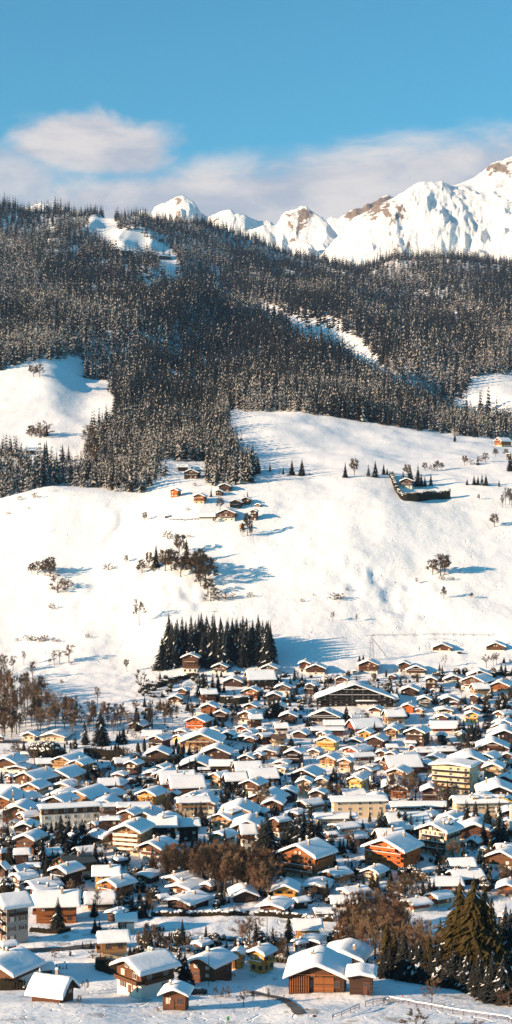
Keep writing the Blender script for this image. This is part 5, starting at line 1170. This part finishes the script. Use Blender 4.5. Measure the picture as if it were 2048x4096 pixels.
hedge([(1085, 690), (1200, 688), (1290, 682)], 2.2, 2, 'short dark hedge right of the long snow-topped hedge', 512, 2850, snow=.8)
hedge([(880, 440), (1000, 450), (1130, 470), (1200, 500)], 4.5, 5, 'thick dark shrubbery behind the large tan chalets', 0, 2850, snow=.1)
hedge([(100, 540), (250, 545), (450, 520), (500, 500)], 4, 3.5, 'dark shrub belt under the cypress garden wall', 512, 2850, snow=.15)
hedge([(270, 48), (500, 45), (720, 44), (1000, 42), (1200, 42)], 1.6, 1.4, 'thin hedge along the far side of the shaded snowfield in the foreground', 512, 3646, snow=.8)
hedge([(0, 42), (200, 50), (400, 75), (560, 100), (760, 100)], 1.6, 1.4, 'thin hedge above the golden chalet behind the barn', 1024, 3646, snow=.8)
hedge([(0, 790), (120, 788), (215, 785)], 2.6, 2, 'dark trimmed hedge by the street lamp at the left edge', 0, 3646, snow=.5)
hedge([(320, 205), (450, 215), (600, 218), (690, 195)], 1.2, 1.5, 'low dark hedge beside the single fir in the left foreground', 0, 3646, snow=.05)
hedge([(1010, 560), (1080, 590), (1150, 620)], 2.4, 3, 'shrubs at the foot of the chalet with the cream balcony', 0, 3646, snow=.3)
hedge([(200, 640), (240, 690), (330, 700)], 2, 2, 'dark hedge beside the road at the left of the village', 920, 3010, snow=.5)
hedge([(250, 480), (380, 500), (430, 470)], 3, 3, 'dark hedge under the brown chalets at the village top', 1024, 2810, snow=.3)
hedge([(0, 560), (130, 565)], 2.6, 2.5, 'dark hedge below the white chalet at the grove foot', 1024, 2500, snow=.2)
hedge([(700, 820), (840, 810), (1000, 820)], 2.0, 2, 'low garden hedge in front of the yellow house', 1536, 2660, snow=.6)
# snow-topped garden walls and wooden fences
def fence(pts, label, ox, oy, k=K, h=1.1, step=2.6, snow=True, mt='roofwood', nm='wooden_fence', rails=2, pr=.07):
    P = path_pts([at(ox + x * k, oy + y * k) for x, y in pts], step); o = link(nm, None); o.location = (P[0][0], P[0][1], hz(*P[0])); lo = o.location
    tag(o, label, 'fence'); Z = [hz(*p) for p in P]; mbs = MB(); sn = MB()
    for (x, y), z in zip(P, Z):
        pm = MB(); pm.box(x - pr - lo.x, x + pr - lo.x, y - pr - lo.y, y + pr - lo.y, z - .5 - lo.z, z + h - lo.z)
        if len(P) < 90: pm.build('post', [mt], o)
        else: mbs.v.extend(pm.v); n0 = len(mbs.v) - 8; mbs.f.extend([tuple(n0 + i for i in f_) for f_ in pm.f]); mbs.m.extend([0] * 6)
    for r in range(rails):
        rm = MB()
        for i in range(len(P) - 1):
            rm.tube((P[i][0] - lo.x, P[i][1] - lo.y, Z[i] + h * (.95 - .42 * r) - lo.z), (P[i + 1][0] - lo.x, P[i + 1][1] - lo.y, Z[i + 1] + h * (.95 - .42 * r) - lo.z), pr * .8, pr * .8, 4)
            if snow and r == 0: sn.tube((P[i][0] - lo.x, P[i][1] - lo.y, Z[i] + h + .12 - lo.z), (P[i + 1][0] - lo.x, P[i + 1][1] - lo.y, Z[i + 1] + h + .12 - lo.z), .16, .16, 5)
        rm.build('rail', [mt], o)
    if sn.v: sn.build('rail_snow', ['snow'], o, True)
    if mbs.v: tag(mbs.build('posts', [mt], o), kind='stuff')
fence([(0, 918), (50, 905), (250, 942), (480, 985), (800, 1045), (1050, 1082), (1250, 1108), (1288, 1132)], 'long snow-capped wooden fence running down the right foreground', 1536, 3646, mt='shutter_brown')
fence([(770, 1092), (860, 1060), (950, 1020), (1040, 980)], 'short wooden fence below the barn', 1024, 3646, mt='shutter_brown')
fence([(1100, 958), (1180, 930), (1285, 918)], 'snow-capped wooden fence piece right below the barn', 1024, 3646, mt='shutter_brown')
fence([(-110, 110), (0, 112), (300, 108), (600, 104), (900, 108), (1050, 112), (1100, 100)], 'thin dark pasture fence crossing the slope above the two lone chalets', 1536, 2500, step=6, snow=False, rails=1, h=1.3, pr=.16)
fence([(420, 255), (422, 150), (600, 148), (700, 165), (770, 205)], 'wire fence around the left lone slope chalet', 1536, 2500, step=5, snow=False, rails=1, h=1.2, pr=.1)
fence([(855, 226), (930, 230), (1000, 224)], 'dark wooden fence left of the white hill farmhouse', 0, 1900, 1024 / 1288, step=3, snow=False, pr=.2)
def wall_(pts, label, ox, oy, h=1.4, w=.5, mt='Pc', snow=True):
    P = path_pts([at(ox + x * K, oy + y * K) for x, y in pts], 3); o = link('garden_wall', None); o.location = (P[0][0], P[0][1], hz(*P[0])); lo = o.location; tag(o, label, 'wall')
    b = MB(); s_ = MB()
    for (x0, y0), (x1, y1) in zip(P, P[1:]):
        d = math.hypot(x1 - x0, y1 - y0) or 1; nx_, ny_ = -(y1 - y0) / d * w / 2, (x1 - x0) / d * w / 2; z0, z1 = hz(x0, y0), hz(x1, y1)
        def sl_(mb, a0, a1, k_):
            c = [(x0 + nx_ * k_, y0 + ny_ * k_), (x1 + nx_ * k_, y1 + ny_ * k_), (x1 - nx_ * k_, y1 - ny_ * k_), (x0 - nx_ * k_, y0 - ny_ * k_)]; zz = [z0, z1, z1, z0]
            lo_ = [(c[i][0] - lo.x, c[i][1] - lo.y, zz[i] + a0 - lo.z) for i in range(4)]; hi_ = [(c[i][0] - lo.x, c[i][1] - lo.y, zz[i] + a1 - lo.z) for i in range(4)]
            mb.q(hi_[::-1]); 
            for i in range(4): j = (i + 1) % 4; mb.q([lo_[i], hi_[i], hi_[j], lo_[j]])
        sl_(b, -1, h, 1); sl_(s_, h + .01, h + .4, 1.3)
    b.build('masonry', [mt], o)
    if snow: s_.build('snow_cap', ['snow'], o)
wall_([(50, 470), (250, 480), (420, 492)], 'long low garden wall under the clipped cypresses', 512, 2850, 1.6); wall_([(-200, 445), (-60, 465), (20, 468)], 'low wall left of the cypress garden', 512, 2850, 1.3)
wall_([(680, 905), (800, 925), (1040, 915)], 'snowy retaining wall below the brown chalet at the village top', 512, 2500, 1.6); wall_([(0, 680), (150, 655), (155, 700), (180, 800), (190, 900)], 'tall wall edging the snowy yard in the village centre', 1024, 2850, 2.2, .8, 'Pw')
wall_([(930, 800), (1040, 780)], 'short wall by the steep roofs at the left', 0, 3000, 1.2)

def rel(mb, o):
    l = o.location; mb.v = [(v[0] - l.x, v[1] - l.y, v[2] - l.z) for v in mb.v]; return mb
def lamp(px, yt, yb, ox, oy, label):
    X, Y, Z = at(ox + px * K, oy + yb * K); h = (yb - yt) * K / FP * Y; o = link('street_lamp', None); o.location = (X, Y, Z); tag(o, label, 'street lamp', None)
    b = MB(); b.tube((0, 0, -.5), (0, 0, h * .9), .11, .08, 6); b.tube((0, 0, h * .9), (-.4, -.1, h), .07, .06, 5); b.tube((-.4, -.1, h), (-1.4, -.2, h), .06, .06, 5); b.build('pole', ['steel'], o)
    c = MB(); c.box(-1.9, -1.2, -.4, 0, h - .12, h + .08); c.build('lamp_head', ['frame'], o); s_ = MB(); s_.blob((-1.55, -.2, h + .15), .4, .25, .15, random, 0, 6, 3); s_.build('lamp_snow', ['snow'], o)
lamp(213, 505, 730, 0, 3646, 'curved white street lamp before the large blue-shaded roof'); lamp(1150, 438, 625, 0, 3200, 'curved street lamp right of the white house with green shutters')
def pole(px, yt, yb, ox, oy, label, k=K, r=.13, arm=True, mt='roofwood'):
    X, Y, Z = at(ox + px * k, oy + yb * k); h = (yb - yt) * k / FP * Y; o = link('utility_pole', None); o.location = (X, Y, Z); tag(o, label, 'pole')
    b = MB(); b.tube((0, 0, -.5), (0, 0, h), r * 1.2, r, 6, 0, True); b.build('mast', [mt], o)
    if arm: c = MB(); c.box(-.9, .9, -.06, .06, h - .5, h - .36); c.build('crossarm', [mt], o)
pole(435, 215, 440, 512, 3646, 'dark utility pole standing among shrubs above the large white foreground chalet'); pole(813, 440, 755, 512, 3646, 'thin tall pole in front of the dark timber chalet with wide roof', arm=False, r=.07); pole(75, 400, 480, 512, 3646, 'short pole left above the large white foreground chalet', r=.08)
pole(938, 270, 365, 512, 2500, 'pale pole in front of the fir grove', mt='frame', r=.16, arm=False); pole(112, 60, 260, 1024, 3646, 'thin pole beside the shaded snowfield', r=.09, arm=False); pole(800, 870, 985, 1024, 3200, 'pole beside the solar-panel house', r=.1, arm=False)
pole(572, 600, 680, 0, 3646, 'pole with round white disc at the left foreground', r=.06, arm=False, mt='frame'); pole(66, 25, 80, 1024, 1900, 'lone thin pole on the sunlit hill', 1024 / 1288, r=.12, arm=False)
def pylon(px, yt, yb, ox, oy, k, label, w=1.5, strut=False):
    X, Y, Z = at(ox + px * k, oy + yb * k); h = (yb - yt) * k / FP * Y; o = link('lattice_pylon', None); o.location = (X, Y, Z); tag(o, label, 'pylon')
    for sx_ in (-1, 1):
        for sy_ in (-1, 1):
            b = MB(); b.tube((sx_ * w, sy_ * w, -1), (sx_ * w * .25, sy_ * w * .25, h), .14, .1, 4); b.build('leg', ['steel'], o)
    b = MB(); n_ = 8
    for i in range(n_):
        z0, z1 = h * i / n_, h * (i + 1) / n_; w0, w1 = w * (1 - .75 * i / n_), w * (1 - .75 * (i + 1) / n_)
        for sx_ in (-1, 1): b.tube((sx_ * w0, -w0, z0), (-sx_ * w1, -w1, z1), .06, .06, 3); b.tube((sx_ * w0, w0, z0), (-sx_ * w1, w1, z1), .06, .06, 3); b.tube((-w0, sx_ * w0, z0), (-w1, -sx_ * w1, z1), .06, .06, 3); b.tube((w0, sx_ * w0, z0), (w1, -sx_ * w1, z1), .06, .06, 3)
    b.build('bracing', ['steel'], o); c = MB(); c.box(-3.4, 2.2, -.12, .12, h * .97, h * .97 + .3); c.box(-2.2, 1, -.12, .12, h * .68, h * .68 + .3); c.build('crossarm', ['steel'], o)
    if strut: d = MB(); d.tube((w * .3, 0, h * .85), (w * 6.5, 3, 1.5), .28, .28, 4); d.build('brace', ['steel'], o)
pylon(1165, 98, 352, 1024, 2500, K, 'tall lattice pylon with long slanting brace behind the brown chalets', 1.8, True); pylon(1078, 685, 778, 0, 1900, q_, 'slim lattice pylon standing above the fir grove', 1.2)
# crane, parked cars, signs
X, Y, Z = at(1536 + 1278 * K, 3200 + 340 * K); o = link('crane', None); o.location = (X, Y, Z); tag(o, 'pale crane mast with a yellow jib at the right edge', 'crane')
b = MB(); b.box(-.5, .5, -.5, .5, 0, 12); b.build('mast', ['frame'], o); b = MB(); b.tube((-4, 0, 15), (3, 0, 11.5), .35, .35, 4, 0, True); b.build('jib', ['yellow'], o)
def car(px, py, ox, oy, rz_, col_, label, snowy=True):
    X, Y, Z = at(ox + px * K, oy + py * K); o = link('parked_car', None); o.location = (X, Y, Z + .05); o.rotation_euler.z = rz_; tag(o, label, 'car')
    prof = [(-2.1, .35), (2.1, .35), (2.15, .75), (1.3, .95), (.7, 1.45), (-1.1, 1.5), (-1.9, 1.0), (-2.15, .8)]
    b = MB(); n_ = len(prof)
    for y in (-.85, .85): b.q([(p[0], y, p[1]) for p in (prof if y < 0 else prof[::-1])])
    for i in range(n_): p, q2_ = prof[i], prof[(i + 1) % n_]; b.q([(p[0], -.85, p[1]), (p[0], .85, p[1]), (q2_[0], .85, q2_[1]), (q2_[0], -.85, q2_[1])])
    b.build('body', [col_], o)
    g_ = MB(); g_.box(-1.3, .85, -.87, .87, .98, 1.32); g_.build('side_windows', ['glass'], o)
    for sx_ in (-1.3, 1.35):
        for sy_ in (-.8, .8):
            w_ = MB(); w_.tube((sx_, sy_ - .1, .33), (sx_, sy_ + .1, .33), .33, .33, 10, 0, True); w_.build('wheel', ['black'], o)
    if snowy: s_ = MB(); s_.blob((-.25, 0, 1.5), 1.1, .8, .3, random, 0, 10, 4, .08); s_.build('roof_snow', ['snow'], o, True)
car(712, 832, 512, 3646, .1, 'black', 'dark car half buried in snow behind the small log cabin')
car(765, 290, 1536, 2500, .1, 'black', 'dark car parked right of the left lone slope chalet', False); car(575, 1000, 1024, 2500, .3, 'black', 'dark car at the left corner of the white-specked black chalet')
car(845, 655, 0, 2850, .9, 'steel', 'grey car parked at the roadside right of the tan chalets')
def sign(px, yt, yb, ox, oy, mt, label, w=.5, hh=.7, k=K):
    X, Y, Z = at(ox + px * k, oy + yb * k); h = max(1.6, (yb - yt) * k / FP * Y); o = link('sign_post', None); o.location = (X, Y, Z); tag(o, label, 'sign')
    b = MB(); b.tube((0, 0, -.3), (0, 0, h), .05, .05, 5); b.build('post', ['steel'], o); c = MB(); c.box(-w / 2, w / 2, -.09, -.05, h - hh, h); c.build('board', [mt], o)
sign(1008, 1083, 1128, 512, 3646, 'green', 'small green sign board in the snow at the bottom centre', .6, .9); sign(188, 850, 905, 1536, 3646, 'red', 'piste marker with a red top on the shaded slope right of the barn', .3, .4); sign(928, 935, 972, 512, 3646, 'red', 'thin red marker stake in the snow right of the log cabin', .12, .8); sign(590, 1065, 1112, 1024, 3646, 'roofwood', 'brown sign on a post at the bottom edge below the barn', .9, .5)
# chairlift towers on the piste strip
sign(374, 62, 90, 1024, 1300, 'roofwood', 'dark lift tower on the narrow piste in the forest', 8, 1.2, q_)


def mass(prefix, keep, nm, label, mats):
    """past three hundred of a kind: the smallest in the picture become one mass"""
    global TREES
    l = [o for o in C.objects if o.name.startswith(prefix) and o.type == 'EMPTY']; l.sort(key=lambda o: -o.scale.z * (2 if prefix == 'bare_tree' else 1) / o.location.y)
    gone = l[keep:]
    if not gone: return
    names = set(o.name for o in gone); TREES = [e for e in TREES if e[0].name not in names]
    V, LV, LT, MI, off = [], [], [], [], 0
    for o in gone:
        mw = np.array(o.matrix_basis)
        for ch in KIDS[o.name]:
            me = ch.data; n_ = len(me.vertices); a = np.empty(n_ * 3); me.vertices.foreach_get('co', a); V.append(a.reshape(-1, 3) @ mw[:3, :3].T + mw[:3, 3])
            lv = np.empty(len(me.loops), np.int32); me.loops.foreach_get('vertex_index', lv); LV.append(lv + off); lt = np.empty(len(me.polygons), np.int32); me.polygons.foreach_get('loop_total', lt); LT.append(lt)
            mi = np.empty(len(me.polygons), np.int32); me.polygons.foreach_get('material_index', mi); MI.append(mi if ch.name.startswith('crown') else np.full(len(mi), len(mats) - 1, np.int32)); off += n_
            bpy.data.objects.remove(ch)
        bpy.data.objects.remove(o)
    V = np.concatenate(V); LV = np.concatenate(LV); LT = np.concatenate(LT); me = bpy.data.meshes.new(nm)
    me.vertices.add(len(V)); me.vertices.foreach_set('co', V.ravel()); me.loops.add(len(LV)); me.loops.foreach_set('vertex_index', LV.astype(np.int32))
    me.polygons.add(len(LT)); me.polygons.foreach_set('loop_start', np.concatenate([[0], np.cumsum(LT)[:-1]]).astype(np.int32)); me.polygons.foreach_set('loop_total', LT)
    for m_ in mats: me.materials.append(M[m_])
    me.polygons.foreach_set('material_index', np.concatenate(MI)); me.update(calc_edges=True)
    tag(link(nm, me), label, nm, None, 'stuff')
TREES = list(TREES)
mass('bare_tree', 298, 'brushwood', 'fine brown brushwood of many small leafless trees through village and banks', ['twig', 'bark'])
mass('fir_tree', 298, 'young_firs', 'many small young firs scattered through village gardens and grove', ['needle', 'snow', 'bark'])

# labels for the single trees
bins = {}
for o, px, py, w, cat in TREES:
    if py < 2400:
        nm = ('left meadow' if px < 480 and py < 1900 else 'hill hamlet' if px > 600 and px < 1060 and py < 2180 else 'lone right field' if px > 1060 and py < 1960 else 'left snow slope' if px < 1000 else 'right snow slope')
        d = 'on' if nm not in ('hill hamlet',) else 'beside'
    else: d, nm = near_house(px, py)
    bins.setdefault((w, d, nm), []).append((px, py, o, cat))
ORD = ['first', 'second', 'third', 'fourth', 'fifth', 'sixth', 'seventh', 'eighth', 'ninth', 'tenth', 'eleventh', 'twelfth', 'thirteenth', 'fourteenth', 'fifteenth', 'sixteenth', 'seventeenth', 'eighteenth', 'nineteenth', 'twentieth']
for (w, d, nm), l in bins.items():
    l.sort(key=lambda e: e[0]); n_ = len(l)
    for i, (px, py, o, cat) in enumerate(l):
        if n_ == 1: pre = ''
        elif i == 0: pre = 'leftmost '
        elif i == n_ - 1: pre = 'rightmost '
        else: pre = (ORD[i] if i < 20 else 'number %d' % (i + 1)) + ' from left, '
        o['label'] = (pre + w + ' ' + d + ' the ' + nm) if 'from' not in pre else (w + ' ' + d + ' the ' + nm + ', ' + pre[:-2])
        o['group'] = {'fir tree': 'single firs', 'bare tree': 'single leafless trees', 'bush': 'leafless bushes', 'cypress': 'clipped cypresses', 'conifer': 'rounded conifers'}[cat]


# ------------------------------------------------------------ labels that single out each house
POSW = ['first', 'second', 'third', 'fourth', 'fifth', 'sixth', 'seventh', 'eighth', 'ninth', 'tenth', 'eleventh', 'twelfth']
LM = []
def label_houses():
    anchors = [(h, n) for h, n in NAMED]
    for h in HOUSES:
        h['o']['category'] = 'house' if h['o'].name.split('.')[0] in ('house', 'chalet') else h['o'].name.split('.')[0].replace('_', ' ')
        if h['o'].name.startswith('chalet'): h['o']['category'] = 'chalet'
        h['o']['group'] = 'chalets and houses of the snowy village' if h['py'] > 2480 else 'chalets out on the hillside'
    todo = [h for h in HOUSES if not h['label']]
    bins = {}
    for h in todo:
        best = min(anchors, key=lambda a: math.hypot(a[0]['px'] - h['px'], (a[0]['py'] - h['py']) * 1.6))
        dx = h['px'] - best[0]['px']; dy_ = h['py'] - best[0]['py']
        d = ('right of' if dx > 0 else 'left of') if abs(dx) > abs(dy_) * 1.4 else ('below' if dy_ > 0 else 'above')
        bins.setdefault((best[1], d, h['words']), []).append((math.hypot(dx, dy_), h))
    for (nm, d, words), l in bins.items():
        l.sort(key=lambda e: e[0])
        for i, (_, h) in enumerate(l):
            size = ''
            h['label'] = (words.replace(' over a ', ' on ').replace(' with brown timber gable', ' with brown gable') + ', ' + (('nearest' if i == 0 else POSW[i] + ' nearest') + ' such ' if len(l) > 1 else '') + d + ' the ' + nm)
    for h in HOUSES: h['o']['label'] = h['label']
label_houses()
print('houses', len(HOUSES), 'objects', len(bpy.data.objects))

# ------------------------------------------------------------ the air between here and the mountains
b = MB(); b.box(-6000, 6000, -60, 15500, -1400, 3600); hz_o = b.build('haze', ['snow']); hz_o.data.materials.clear()
hm = bpy.data.materials.new('haze'); hm.use_nodes = True
for n_ in list(hm.node_tree.nodes): hm.node_tree.nodes.remove(n_)
vo = hm.node_tree.nodes.new('ShaderNodeVolumePrincipled'); vo.inputs['Color'].default_value = (.36, .58, 1, 1); vo.inputs['Density'].default_value = .000018; vo.inputs['Anisotropy'].default_value = .0
oo = hm.node_tree.nodes.new('ShaderNodeOutputMaterial'); hm.node_tree.links.new(vo.outputs[0], oo.inputs['Volume'])
hz_o.data.materials.append(hm); tag(hz_o, 'thin bluish winter haze over the valley', 'haze', None, 'stuff')
